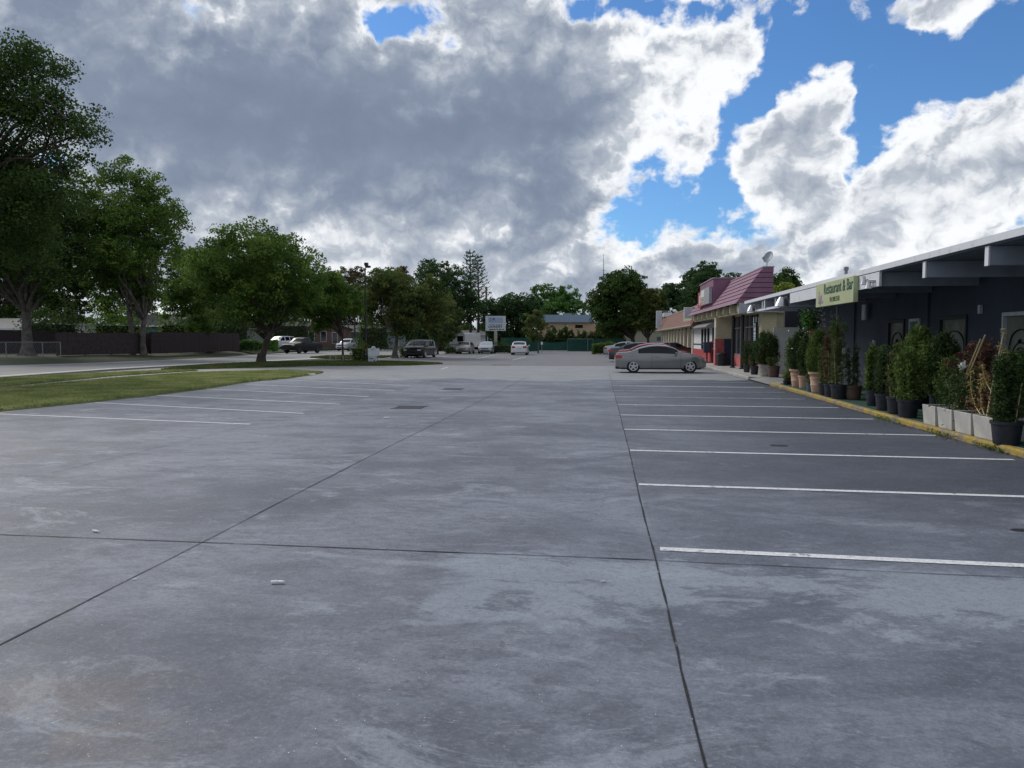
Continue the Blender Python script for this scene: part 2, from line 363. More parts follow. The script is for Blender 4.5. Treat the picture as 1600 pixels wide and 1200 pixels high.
# grass islands, a little proud of the paving
isl1 = [gp(*p)[:2] for p in [(-260, 672), (-120, 657), (0, 644), (130, 631), (235, 619.5), (330, 607.5), (372, 600), (400, 596.5), (450, 592), (490, 586), (505, 583), (440, 580.2), (300, 584.2), (170, 594), (60, 605), (0, 611), (-120, 625), (-260, 642)]]
isl2 = [gp(*p)[:2] for p in [(-260, 636), (-120, 620), (0, 606.5), (60, 600.5), (170, 589.5), (250, 583.5), (310, 580.3), (260, 580.5), (150, 586), (60, 590.5), (0, 594.5), (-120, 604), (-260, 618)]]
isl3 = [gp(*p)[:2] for p in [(250, 579), (300, 577.5), (395, 575.3), (504, 572.3), (600, 572), (640, 571.3), (670, 570.2), (692, 569), (660, 567.3), (640, 566.4), (565, 564.6), (497, 565.5), (402, 567), (340, 570), (290, 574)]]
isl4 = [gp(*p)[:2] for p in [(484, 559.5), (520, 561.3), (560, 560.8), (600, 559.6), (615, 557.3), (560, 556.2), (510, 557)]]
ISL = []
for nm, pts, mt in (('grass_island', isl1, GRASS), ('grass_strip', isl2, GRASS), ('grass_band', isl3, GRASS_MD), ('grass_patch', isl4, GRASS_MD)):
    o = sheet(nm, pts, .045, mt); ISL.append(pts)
    sm = o.modifiers.new('thick', 'SOLIDIFY'); sm.thickness = .06; sm.offset = -1
sheet('sidewalk_path', [gp(*p)[:2] for p in [(-260, 641), (0, 610.5), (60, 604.7), (170, 593.7), (300, 583.8), (440, 580), (440, 577), (310, 580.3), (170, 589.8), (60, 601), (0, 607), (-260, 636.5)]], .03, CONC)
# far verge: rises from the road edge to the fences
VZ = .4
def strip_mesh(name, a, b, za, zb, mat):
    m = MB(); n = len(a)
    m.add([(p[0], p[1], za) for p in a] + [(p[0], p[1], zb) for p in b], [(i, i+1, n+i+1, n+i) for i in range(n-1)])
    o = m.build(name, mat); o['kind'] = 'structure'; return o
va = [gp(*p) for p in [(-300, 583.5), (-150, 577.5), (0, 571.3), (160, 566.3), (320, 559.8), (400, 553.8), (500, 548.2), (620, 544.8)]]
vb = [gp(x, y, VZ) for x, y in [(-300, 561), (-150, 559), (0, 557), (160, 555), (320, 549.5), (400, 547), (500, 544), (620, 541.5)]]
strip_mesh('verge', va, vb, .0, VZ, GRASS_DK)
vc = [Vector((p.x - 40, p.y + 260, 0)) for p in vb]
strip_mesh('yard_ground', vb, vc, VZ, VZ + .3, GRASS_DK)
# white road edge line
rl = [(p[0], p[1] + .3) for p in [(0, 588.0), (170, 576.4), (320, 568.3), (402, 564.6), (500, 560)]]
a = [gp(x, y - .1)[:2] for x, y in rl]; b = [gp(x, y - 1.0)[:2] for x, y in rl][::-1]
sheet('road_edge_line', a + b, .0085, PAINT_W)

def bar(name, p, q, w, z, mat):
    p = Vector(p[:2]); q = Vector(q[:2]); d = (q - p).normalized(); n = Vector((-d.y, d.x)) * w / 2
    return sheet(name, [p - n, q - n, q + n, p + n], z, mat)
# bay lines, right
for k in range(9):
    y = 5.93 + 2.66 * k
    bar('bay_line', (.445 if k else .475, y, 0), (5.62 + .1 * (k % 2), y - .28, 0), .10, .0165, PAINT_W if k < 6 else PAINT_OLD)
for y in (30.0, 32.7, 35.4, 41.0, 43.7, 46.4): bar('bay_line', (.6, y, 0), (5.8, y - .28, 0), .10, .0165, PAINT_OLD)
bar('bay_line', (.7, 27.2), (5.6, 26.6), .12, .0172, PAINT_W)
# bay lines, left (set at an angle)
for k, (p_, q_) in enumerate((((-70, 645), (391, 664)), ((148, 630), (475, 647)), ((245, 618.3), (531, 632.4)), ((320, 608.3), (576, 620.5)), ((384, 601.2), (616, 610.8)), ((448, 594.2), (642, 603.1)), ((508, 589.9), (673, 597)), ((534, 585.9), (700, 591)))):
    bar('bay_line', gp(*q_), gp(*p_), .10, .0165, PAINT_W if k < 6 else PAINT_OLD)
for (x0, y0, x1, y1) in ((700, 556.5, 675, 560), (783, 552.5, 745, 561), (822, 558, 800, 563), (700, 574, 690, 577)): bar('bay_line', gp(x0, y0), gp(x1, y1), .1, .0165, PAINT_W)
# joints: thin wandering strips of dark sealant
rng = np.random.default_rng(3)
def joint(p, q, w=.022, seg=.22, jit=.005):
    p = np.array(p, float); q = np.array(q, float); L = np.linalg.norm(q - p); n = max(2, int(L / seg)); d = (q - p) / L; nn = np.array([-d[1], d[0]])
    off = np.cumsum(rng.normal(0, jit * .5, n + 1)); off -= np.linspace(0, off[-1], n + 1); ws = w * rng.uniform(.45, 1.15, n + 1)
    c = p + np.outer(np.linspace(0, L, n + 1), d) + np.outer(off, nn)
    m = MB(); m.add([(*(c[i] - nn * ws[i] / 2), .0162) for i in range(n + 1)] + [(*(c[i] + nn * ws[i] / 2), .0162) for i in range(n + 1)],
                    [(i, i + 1, n + 2 + i, n + 1 + i) for i in range(n)])
    o = m.build('pavement_joint', DARK); o['kind'] = 'structure'
joint((.41, -4), (.41, 36), .016); joint((-3.2, -4), (-3.2, 34), .013); joint((-13.3, 5.90), (.41, 5.62), .018); joint((.41, 5.60), (6, 5.35), .010, jit=.01)
joint((-6.7, 8.5), (-6.7, 28), .008, jit=.01)
for yy in (47.6,): joint((-11, yy + .2), (6, yy), .06)
# bitten edges and cracks


# ================================================================ BUILDINGS, right side
WHITE = M('white_trim_paint', (.60, .62, .66), .6, col2=(.46, .47, .49), scale=4.5, bump=.15, f2=.36)
WALLB = M('slate_blue_wall_paint', (.044, .058, .085), .7, col2=(.034, .045, .066), scale=1.1, bump=.1)
SOFF = M('soffit_paint', (.14, .165, .21), .8, var=.1)
BEAMSH = M('beam_white_shaded', (.30, .335, .40), .7, var=.1, scale=2)  # white beams; shade under the eave is put into this greyer colour
ROOFG = M('roof_membrane', (.33, .34, .36), .85)
CREAM = M('cream_paint', (.52, .47, .33), .75, var=.1, scale=2)
OLIVE = M('olive_cream_paint', (.34, .32, .22), .8, var=.12, scale=2)
REDP = M('red_paint', (.34, .045, .055), .6, var=.15, scale=3)
PINK = M('faded_red_paint', (.38, .10, .10), .75, var=.15, scale=3)
BLUED = M('dark_blue_paint', (.025, .035, .07), .6)
PURPLE = M('purple_siding_paint', (.20, .095, .15), .65, var=.08, scale=1.5)
PURPD = M('purple_groove_shade', (.07, .035, .055), .9)  # darker core colour paints the shadow lines between the boards
GLASSD = M('dark_window_glass', (.012, .014, .018), .06, var=.1, spec=.7)
METAL = M('brushed_metal', (.45, .46, .48), .35, metal=.9)
BLACKM = M('black_metal', (.015, .016, .018), .45)
GREYM = M('grey_metal', (.22, .23, .25), .5, metal=.4)
SHINGLE = M('brown_shingle', (.20, .105, .085), .85, col2=(.15, .08, .068), scale=3, bump=.5, bscale=12)
SHING2 = M('grey_shingle', (.10, .092, .088), .9, col2=(.07, .066, .064), scale=3, bump=.4, bscale=12)
def brickmat(name, c1, c2, mortar, sx=1.0):
    m = bpy.data.materials.new(name); m.use_nodes = True; t = m.node_tree; b = t.nodes['Principled BSDF']; b.inputs['Roughness'].default_value = .8
    tc = t.nodes.new('ShaderNodeTexCoord').outputs['Object']
    s = t.nodes.new('ShaderNodeSeparateXYZ'); t.links.new(tc, s.inputs[0]); c = t.nodes.new('ShaderNodeCombineXYZ')
    t.links.new((N(s.outputs[0], t) + N(s.outputs[1], t)).s, c.inputs[0]); t.links.new(s.outputs[2], c.inputs[1])
    k = t.nodes.new('ShaderNodeTexBrick'); t.links.new(c.outputs[0], k.inputs['Vector']); k.inputs['Scale'].default_value = 3.2 * sx
    k.inputs['Color1'].default_value = (*c1, 1); k.inputs['Color2'].default_value = (*c2, 1); k.inputs['Mortar'].default_value = (*mortar, 1); k.inputs['Mortar Size'].default_value = .015
    t.links.new(k.outputs[0], b.inputs['Base Color']); return m
BRCR = brickmat('cream_brick', (.50, .46, .30), (.46, .42, .27), (.30, .28, .19))
BRRD = brickmat('brown_brick', (.17, .095, .08), (.13, .08, .07), (.2, .17, .15))

# pavement kerb and walk along the shops
k = MB()
def xk(y): return 5.84 + max(0.0, min(y, 30) - 15) * .022
def kerb(y0, y1, mat, name, zt=.112):
    m = MB(); n = max(2, int((y1 - y0) / .5)); r = random.Random(int(y0 * 10))
    prof = [(6.0, -.02), (6.005, zt - .03), (6.025, zt), (6.12, zt), (6.12, -.02)]
    vs = []; fs = []
    for i in range(n + 1):
        y = y0 + (y1 - y0) * i / n; dx = r.uniform(-.008, .008)
        vs += [(x - 6.0 + xk(y) + dx, y, z) for x, z in prof]
    for i in range(n):
        for j in range(4): a = i*5 + j; fs.append((a, a+1, a+6, a+5))
    fs += [(0,1,2,3,4), tuple(n*5 + j for j in (4,3,2,1,0))]
    m.add(vs, fs); o = m.build(name, mat, bevel=.01); o['kind'] = 'structure'
kerb(4, 28.4, YELLOW, 'kerb'); kerb(32.6, 100, CONC, 'kerb')
m = MB(); m.prism([(xk(4) + .12, 4), (xk(15) + .12, 15), (xk(28.5) + .12, 28.5), (16, 28.5), (16, 4)], -.02, .10, 'z'); o = m.build('sidewalk', CONC); o['kind'] = 'structure'
m = MB(); m.box(xk(40) + .12, 16, 32.6, 112, -.02, .10); o = m.build('sidewalk', CONC); o['kind'] = 'structure'
m = MB(); m.add([(xk(28.5), 28.5, .02), (xk(32.6), 32.6, .02), (6.6, 32.6, .10), (6.6, 28.5, .10), (16, 28.5, .10), (16, 32.6, .10)], [(0,3,2,1), (3,4,5,2)])
o = m.build('sidewalk_ramp', CONC2); o['kind'] = 'structure'
TURF = M('green_carpet', (.018, .06, .045), .95, var=.2, scale=10)
sheet('walkway_carpet', [(6.02, 9), (8.68, 9), (8.68, 28.4), (6.7, 28.4), (6.02 + .25, 27.5), (6.02, 16)], .106, TURF)

rest = thing('restaurant_building', 'long low slate blue restaurant with white fascia, deep eaves and potted plants in front', 'building', (8.7, 6, .095))
def P_(m, name, mat, par=rest, **kw):
    o = m.build(name, mat, None, **kw); o.parent = par; o.matrix_parent_inverse = Matrix.Translation(-Vector(par.location)); return o
W0 = 33.4
doors = [(24.2, 22.95, 1), (22.6, 21.9, 0), (20.7, 19.2, 2), (17.6, 16.3, 3), (14.2, 12.9, 3)]
m = MB(); ys = sorted([(b, a) for a, b, _ in doors]); cur = 5.0
for b, a in ys:
    m.box(8.7, 8.95, cur, b, .095, 2.25); cur = a
m.box(8.7, 8.95, cur, W0, .095, 2.25); m.box(8.7, 8.95, 5, W0, 2.25, 3.25); m.box(8.95, 16, 32.9, W0, .095, 3.25); m.box(15.9, 16, 5, 32.9, .095, 3.25)
P_(m, 'wall', WALLB)
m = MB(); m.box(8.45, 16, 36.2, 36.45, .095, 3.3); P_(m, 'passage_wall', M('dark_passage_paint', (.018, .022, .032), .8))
m = MB(); m.box(6.5, 16.5, 5, 35.2, 3.262, 3.36); P_(m, 'roof', ROOFG)
m = MB(); m.box(6.44, 6.498, 5, 35.2, 3.262, 3.385); m.box(6.5, 16.5, 35.203, 35.26, 3.262, 3.385); P_(m, 'fascia', WHITE)
m = MB(); m.box(6.52, 16.4, 5.1, 35.1, 3.235, 3.258); P_(m, 'soffit', SOFF)
for i in range(11):
    y = 6.2 + 2.5 * i
    m = MB(); m.box(6.53, 8.695, y, y + .11, 2.91, 3.232); P_(m, 'beam', BEAMSH, bevel=.006)
    m = MB(); m.box(6.49, 6.527, y - .01, y + .12, 2.90, 3.234); P_(m, 'beam_end', WHITE, bevel=.005)
m = MB(); m.box(6.43, 6.486, 18.55, 26.9, 2.90, 3.235); P_(m, 'fascia_panel', WHITE)
m = MB()
for y in (29.5, 31.8, 34.2): m.box(6.53, 8.5, y, y + .11, 2.9, 3.232)
m.box(6.53, 6.6, 27.6, 35.1, 2.84, 2.92); P_(m, 'eave_rail', WHITE)
DOORG = M('door_olive_glass', (.15, .165, .14), .25, var=.2, scale=2); DOORF = M('door_frame_dark', (.02, .024, .03), .5); DOORW = M('door_frame_pale', (.42, .46, .50), .5)
IRON = M('wrought_iron', (.008, .009, .01), .5)
for a, b, kd in doors:
    par = rest
    d = MB(); fr = DOORW if kd in (0, 3) else DOORF; t_ = .07
    d.box(8.66, 8.8, b, b + t_, .14, 2.24); d.box(8.66, 8.8, a - t_, a, .14, 2.24); d.box(8.66, 8.8, b + t_, a - t_, 2.16, 2.24)
    fo = P_(d, 'door', fr)
    g = MB(); g.box(8.74, 8.78, b + t_, a - t_, .14, 2.16); go = P_(g, 'door_glass', DOORG)
    go.name = 'door_leaf'
    gr = MB(); c = (a + b) / 2; w = (a - b) / 2 - .22
    if kd:
        arch = [(8.725, c - w, .5), (8.725, c - w, 1.45)] + [(8.725, c - w * math.cos(t), 1.45 + .42 * math.sin(t) ** .8) for t in np.linspace(.15, math.pi - .15, 9)] + [(8.725, c + w, 1.45), (8.725, c + w, .5)]
        gr.tube(arch, .016, 5)
        for s_ in (.45, .72):
            gr.tube([(8.725, c - w * s_ * math.cos(t), 1.3 + .42 * s_ * math.sin(t)) for t in np.linspace(0, math.pi, 8)], .011, 5)
        for q in np.linspace(-w, w, 5): gr.tube([(8.725, c + q, .55), (8.725, c + q * .6, 1.0), (8.725, c + q, 1.4)], .010, 5)
        for zz in (.5, 1.0, 1.3): gr.tube([(8.725, c - w, zz), (8.725, c + w, zz)], .010, 5)
        gr.lathe([(.0, -.01), (.05, -.01), (.05, .01), (0, .01)], 10, (8.725, c, 1.62), 'y')
        P_(gr, 'door_grille', IRON)
for c_, d_ in (((8.66, 29.2, 1.55), (.08, .3, .38)), ((8.66, 28.2, 1.2), (.07, .22, .3)), ((8.67, 25.3, 1.5), (.06, .16, .28))): m = MB(); m.cbox(c_, d_); P_(m, 'meter_box', DOORW)
m = MB(); m.tube([(8.67, 29.2, 1.74), (8.67, 29.2, 2.9)], .02, 6); P_(m, 'conduit', DOORW)
for yy in (15.4, 21.35, 27.2): m = MB(); m.tube([(8.66, yy, .1), (8.66, yy, 3.2)], .028, 8); P_(m, 'conduit', WALLB)
m = MB(); m.cbox((8.66, 18.55, 2.35), (.06, .12, .2)); P_(m, 'wall_lamp', DOORW)
m = MB(); m.cbox((8.55, 25.95, 2.55), (.05, .3, .5)); P_(m, 'wall_plate', WHITE)
m = MB(); m.tube([(6.9, 22.5, 3.36), (6.9, 22.5, 3.68)], .045, 8); m.lathe([(.02, 0), (.07, 0), (.07, .08), (.02, .1)], 10, (6.9, 22.5, 3.62)); P_(m, 'roof_vent', GREYM)

# pale board closing the passage
b_ = MB(); b_.box(-.55, .55, -.02, .02, 0, 2.1); b_.box(-.55, .55, -.035, -.021, 1.0, 1.06)
o = b_.build('board', M('grey_board', (.72, .72, .70), .7, var=.06, scale=1.5)); o.location = (8.2, 34.9, .105); tag(o, 'tall plain grey board standing upright in the dark passage', 'board')

# floodlights under the eave
def floodlight(x, y, z, label, s=1.0, aim=0):
    t = thing('floodlight', label, 'lamp', (x, y, z), aim, 'floodlights along the white eave')
    m = MB(); m.tube([(0.12, 0, .06), (0, 0, .06)], .03*s, 8); m.cbox((.1, 0, .06), (.06, .12, .12)); m.build('bracket', GREYM, t)
    m = MB(); m.lathe([(.05*s, .09), (.07*s, .05), (.10*s, .0), (.15*s, -.10*s), (.17*s, -.16*s), (.15*s, -.17*s), (.02, -.15*s)], 16, (-.08, 0, 0)); m.build('shade', METAL, t, smooth=True)
    return t
floodlight(6.4, 33.0, 3.02, 'small bell floodlight under the eave nearest the purple roof', 1.1)
floodlight(6.4, 27.6, 3.06, 'larger bell floodlight left of the yellow green sign', 1.5)
t = thing('twin_floodlight', 'twin headed grey floodlight right of the yellow green sign', 'lamp', (6.46, 18.75, 3.03), 0, 'floodlights along the white eave')
m = MB(); m.cbox((0, 0, 0), (.05, .16, .2)); m.tube([(0, 0, 0), (-.12, .1, -.02)], .02, 6); m.tube([(0, 0, .02), (-.14, .28, .05)], .02, 6); m.build('bracket', GREYM, t)
for (a, b, c) in ((-.16, .12, -.07), (-.2, .32, .04)):
    m = MB(); m.lathe([(.04, .1), (.05, .02), (.085, -.08), (.09, -.1), (.01, -.09)], 12, (a, b, c)); m.build('lamp_head', METAL, t, smooth=True)

# yellow green shop sign
sg = thing('shop_sign', 'yellow green sign board reading Restaurant & Bar below the white fascia', 'sign', (6.36, 21.6, 2.6))
m = MB(); m.box(-.06, .06, -1.66, 1.66, 0, .66); m.build('sign_box', M('sign_yellow_green', (.38, .42, .25), .5, var=.06, scale=1), sg, bevel=.008)
GRN = M('sign_dark_green', (.02, .075, .05), .5)
text_obj('lettering', 'Restaurant & Bar', GRN, sg, .42, (-.064, .88, .25), (0, -1, 0), (0, 0, 1), sx=.86, bold=.002)
text_obj('lettering', '954.909.5543', M('sign_olive', (.10, .12, .06), .5), sg, .19, (-.064, .30, .06), (0, -1, 0), (0, 0, 1), sx=.85)
m = MB(); m.box(-.066, -.061, 1.05, 1.38, .17, .33); m.box(-.066, -.061, 1.18, 1.24, .03, .17); m.box(-.066, -.061, .92, 1.42, .095, .155); m.box(-.066, -.061, 1.3, 1.36, .36, .44)
m.build('emblem', M('sign_mauve', (.27, .22, .27), .5), sg)

# purple roofed corner shop
ps = thing('corner_shop', 'shop with purple clapboard mansard roof and dark shopfront beyond the passage', 'building', (7.9, 38.4, .095))
def PP(m, name, mat, **kw): return P_(m, name, mat, ps, **kw)
A, B_, Y0, Y1 = (6.6, 3.47), (7.85, 5.18), 38.1, 58.2
m = MB(); m.prism([(A[0] + .06, A[1]), (B_[0] + .03, B_[1] - .02), (8.3, B_[1] - .02), (8.3, A[1])], Y0 + .05, Y1 - .05); core = PP(m, 'roof_core', PURPD)
m = MB(); nb = 7
for i in range(nb):
    t0, t1 = i / nb, (i + 1) / nb - .018
    x0 = A[0] + (B_[0] - A[0]) * t0 - .03; x1 = A[0] + (B_[0] - A[0]) * t1; z0 = A[1] + (B_[1] - A[1]) * t0; z1 = A[1] + (B_[1] - A[1]) * t1
    m.prism([(x0, z0), (x1, z1), (8.32, z1), (8.32, z0)], Y0, Y1)
PP(m, 'roof', PURPLE)
m = MB(); m.box(7.8, 8.35, Y0 - .02, Y1, 5.165, 5.22); m.box(6.53, 6.6, Y0 - .02, Y1, 3.43, 3.50); PP(m, 'roof_trim', M('purple_pale_trim', (.34, .25, .31), .6))
# dormer block carrying the cabinet sign
m = MB(); m.box(6.82, 8.3, 47.5, 53.6, 3.62, 5.38); PP(m, 'roof_block', PURPLE)
m = MB(); m.box(6.76, 8.34, 47.44, 53.7, 5.383, 5.44); PP(m, 'block_cap', M('purple_pale_trim', (.34, .25, .31)))
m = MB(); m.box(7.02, 16, Y0 + .3, 66, 2.98, 3.468); PP(m, 'eave_band', OLIVE)
for i in range(9):
    y = Y0 + .35 + i * 2.2; m = MB(); m.box(6.70, 7.016, y, y + .12, 3.04, 3.466); PP(m, 'rafter_end', CREAM)
m = MB(); m.box(6.72, 7.02, Y0 + .02, Y0 + .28, 2.95, 3.466); m.box(7.02, 8.6, Y0 + .02, Y0 + .28, 3.0, 3.466); PP(m, 'end_beam', M('grey_beam_paint', (.33, .34, .36), .7))
m = MB(); m.box(7.9, 8.62, 38.6, 39.2, 1.35, 3.0); PP(m, 'near_pier', BRCR)
m = MB(); m.box(7.88, 8.64, 38.58, 39.22, .095, 1.347); PP(m, 'near_pier_base', PINK)
m = MB(); m.box(8.62, 16, 38.65, 38.9, .095, 3.4); m.box(8.35, 15.9, 38.91, 57.9, 3.47, 3.6); PP(m, 'side_wall', OLIVE)
m = MB(); m.box(7.92, 8.1, 39.22, 47.0, .095, .78); PP(m, 'knee_wall', PINK)
m = MB(); m.box(7.9, 8.12, 39.22, 47.0, .783, .84)
for y in np.linspace(39.3, 46.9, 7): m.box(7.92, 8.0, y - .035, y + .035, .843, 2.97)
m.box(7.92, 8.0, 39.3, 46.9, 2.3, 2.36); PP(m, 'window_frame', GREYM)
m = MB(); m.box(8.02, 8.06, 39.22, 47.0, .843, 2.97); PP(m, 'window', GLASSD)
m = MB(); m.box(6.95, 7.9, 47.05, 47.7, 1.72, 2.976); PP(m, 'far_pier', CREAM)
m = MB(); m.box(6.93, 7.45, 47.03, 47.72, .095, 1.717); PP(m, 'far_pier_base', PINK)
m = MB(); m.box(7.453, 7.92, 47.03, 47.72, .095, 1.717); PP(m, 'blue_panel', BLUED)
m = MB(); m.box(7.55, 7.8, 47.75, 62.9, .95, 2.976); PP(m, 'shop_wall', M('shop_wall_white', (.60, .60, .62), .7, var=.05))
m = MB(); m.box(7.53, 7.8, 47.75, 62.9, .095, .947); PP(m, 'shop_wall_base', REDP)
m = MB(); m.box(7.50, 7.549, 47.75, 62.9, 1.28, 1.36); PP(m, 'wall_stripe', BLUED)
for y in (48.6, 51.6, 54.0, 55.6, 57.2): m = MB(); m.box(7.515, 7.549, y, y + .9, .97, 2.45); PP(m, 'shop_window', GLASSD)
m = MB(); m.prism([(7.54, 2.93), (6.9, 2.58), (6.9, 2.50), (7.54, 2.50)], 51.0, 58.0); PP(m, 'awning', M('awning_grey', (.26, .26, .28), .8))
for (x, y) in ((7.3, 43.1), (7.5, 41.4)):
    m = MB(); m.tube([(x, y, .095), (x, y, 2.98)], .09, 10); m.lathe([(.15, 0), (.15, .05), (.1, .08), (.05, .09)], 10, (x, y, .10)); PP(m, 'porch_column', BLACKM)
m = MB()
for i in range(7): m.box(6.905, 6.93, 47.2 + .02, 47.42, 1.05 + i * .2, 1.21 + i * .2)
m.box(6.931, 6.94, 47.15, 47.47, 1.0, 2.45); PP(m, 'number_plates', M('plate_white', (.6, .62, .6), .5))
# its signs
cs = thing('cabinet_sign', 'grey and white cabinet sign on the purple roof block', 'sign', (6.7, 49.6, 3.9))
m = MB(); m.box(-.1, .1, -1.9, 2.0, 0, 1.02); m.build('cabinet', M('sign_grey_frame', (.30, .30, .33), .5), cs, bevel=.01)
m = MB(); m.box(-.112, -.104, .2, 1.9, .52, .96); m.build('upper_panel', M('sign_face_white', (.62, .64, .62), .4), cs)
m = MB(); m.box(-.112, -.104, .2, 1.9, .06, .42); m.build('lower_panel', M('sign_face_cream', (.46, .44, .42), .4), cs)
m = MB(); m.box(-.12, -.113, .5, 1.4, .30, .38); m.box(-.12, -.113, .5, 1.6, .14, .19); m.build('red_line', M('sign_red', (.40, .06, .07), .4), cs)
rs = thing('red_sign', 'narrow red panel sign left of the grey cabinet sign', 'sign', (6.72, 52.6, 3.82))
m = MB(); m.box(-.06, .06, -.85, .85, 0, 1.05); m.build('panel', M('sign_red', (.40, .06, .07)), rs, bevel=.01)
m = MB(); m.box(-.075, -.063, -.2, .1, .15, .8); m.box(-.075, -.063, -.5, -.3, .3, .9); m.build('white_mark', M('sign_face_white', (.6, .6, .6)), rs)
# satellite dish on the ridge
sd = thing('satellite_dish', 'grey satellite dish on the near end of the purple ridge', 'dish', (8.1, 38.6, 5.22), R(20))
m = MB(); m.tube([(0, 0, 0), (0, 0, .22), (.05, 0, .42)], .025, 8); m.cbox((0, 0, .01), (.2, .2, .02)); m.build('mast', GREYM, sd)
m = MB(); rr = [(.0, 0), (.12, .012), (.25, .05), (.36, .11), (.37, .10), (.25, .035), (.1, -.006), (.0, -.012)]; m.lathe(rr[:4] + rr[4:], 20); 
mt = Matrix.Translation((.12, 0, .62)) @ Matrix.Rotation(R(28), 4, 'Z') @ Matrix.Rotation(R(-58), 4, 'Y') @ Matrix.Diagonal((1.25, .9, 1, 1)); m.v = [tuple(mt @ Vector(v)) for v in m.v]; sd.scale = (.74, .74, .74); m.build('reflector', M('dish_grey', (.22, .25, .30), .5), sd, smooth=True)
m = MB(); m.tube([(.1, 0, .36), (-.25, -.1, .42), (-.33, -.12, .5)], .014, 6); m.cbox((-.36, -.13, .56), (.12, .12, .105)); m.tube([(-.36, -.13, .6), (-.28, -.1, .66)], .05, 8); m.build('feed_arm', GREYM, sd)
# notice poster in the shop window
m = MB(); m.box(-.02, .02, -.3, .3, 0, 1.0); t = thing('poster', 'white notice with blue lines framed in black beside the cream pier', 'poster', (7.86, 39.9, 1.55))
m = MB(); m.box(-.03, .02, -.28, .28, 0, 1.0); m.build('poster_frame', BLACKM, t)
m = MB(); m.box(-.036, -.031, -.24, .24, .05, .95); m.build('poster_sheet', M('poster_white', (.62, .66, .70), .5), t)
m = MB()
for z in (.2, .32, .5, .75): m.box(-.041, -.037, -.2, .2, z, z + .06)
m.build('poster_lines', M('poster_blue', (.09, .17, .35), .5), t)
# bin and box on the walk
t = thing('litter_bin', 'dark round litter bin in front of the blue panel of the far pier', 'bin', (7.2, 46.3, .10))
m = MB(); m.lathe([(.24, 0), (.27, .05), (.29, .6), (.31, .62), (.31, .68)], 18); m.build('bin_body', M('bin_dark', (.02, .026, .034), .6), t, smooth=True)
m = MB(); m.lathe([(.32, .683), (.30, .74), (.15, .79), (.05, .80)], 18); m.build('lid', BLACKM, t, smooth=True)
t = thing('vending_box', 'dark blue box on a red stand against the red and white shop wall', 'box', (7.15, 52.3, .10))
m = MB(); m.box(-.22, .22, -.25, .25, .68, 1.4); m.build('cabinet', BLUED, t, bevel=.02)
m = MB(); m.box(.23, .3, -.3, .3, 0, 1.45); m.box(-.26, .26, -.3, .3, 0, .06); m.tube([(0, 0, .06), (0, 0, .68)], .06, 8); m.build('stand', M('stand_red', (.22, .02, .025), .5), t)

# brown roofed shop row
bs = thing('shop_row', 'low cream shop row with brown shingle mansard beyond the purple roof', 'building', (7.9, 60, .095))
def PB(m, name, mat, **kw): return P_(m, name, mat, bs, **kw)
m = MB(); m.prism([(6.8, 2.78), (7.62, 4.32), (8.2, 4.32), (8.2, 2.78)], 58.25, 97); PB(m, 'roof', SHINGLE)
m = MB(); m.box(7.58, 8.25, 58.3, 97.05, 4.323, 4.40); m.box(6.74, 6.797, 58.3, 97.05, 2.72, 2.82); PB(m, 'roof_trim', M('trim_tan', (.36, .30, .26), .7))
m = MB(); m.box(7.9, 16, 63, 97, .095, 2.78); m.box(6.85, 7.9, 63, 96.9, 2.72, 2.777); PB(m, 'wall', M('wall_cream_pale', (.50, .47, .38), .75, var=.06))
for i in range(11):
    y = 63.0 + i * 3.1
    m = MB(); m.box(7.45, 7.897, y, y + .55, .095, 2.715); PB(m, 'pilaster', M('pilaster_cream', (.56, .52, .42), .75, var=.08))
    if i < 10:
        m = MB(); m.box(7.86, 7.896, y + .9, y + 1.9, .14, 2.2); PB(m, 'door', GLASSD if i % 2 else M('shop_door_grey', (.24, .24, .24), .6))
        m = MB(); m.box(7.84, 7.896, y + 2.05, y + 2.9, .7, 2.2); PB(m, 'window', GLASSD)
        m = MB(); m.cbox((7.5, y + 1.6, 2.62), (.14, .18, .12)); PB(m, 'porch_lamp', BLACKM)
for (y, zz, w, label) in ((59.6, 3.3, .40, 'small white square sign box projecting from the near end of the brown shingle roof'), (89.0, 3.0, .30, 'tall white sign box at the far end of the brown shingle roof')):
    t = thing('projecting_sign', label, 'sign', (6.8, y, zz)); h = .85 if y < 70 else 2.0
    m = MB(); m.box(-.42, .2, -.16, .16, 0, h); m.build('sign_box', M('sign_box_white', (.58, .60, .62), .5, var=.05), t, bevel=.01)
    m = MB(); m.box(-.36, .1, -.17, -.163, .08, h - .08); m.build('sign_face', M('sign_face_greyblue', (.42, .45, .50), .5), t)
    m = MB(); m.box(.2, .9, -.05, .05, h - .1, h); m.build('support_arm', GREYM, t)
m = MB(); m.box(-.3, .5, -1.2, 1.2, 0, .9); t = thing('roof_unit', 'white square rooftop box behind the tall sign on the brown roof', 'roof unit', (7.9, 92, 4.40))
m = MB(); m.box(-.5, .5, -1.0, 1.0, 0, .45); m.build('casing', M('sign_box_white', (.5, .5, .5)), t); m = MB(); m.box(-.4, .4, -.8, .8, .453, .5); m.build('grille', GREYM, t)
for i, (y, x, lb) in enumerate(((60.2, 7.9, 'round white roof ventilator at the near end of the brown roof'), (83, 7.9, 'small round white ventilator halfway along the brown roof'))):
    t = thing('roof_ventilator', lb, 'ventilator', (x, y, 4.4), 0, 'ventilators on the brown roof')
    m = MB(); m.tube([(0, 0, 0), (0, 0, .25)], .07, 8); m.build('pipe', GREYM, t)
    m = MB(); m.lathe([(.06, .2), (.2, .28), (.22, .38), (.12, .5), (.03, .52)], 12); m.build('cowl', WHITE, t, smooth=True)

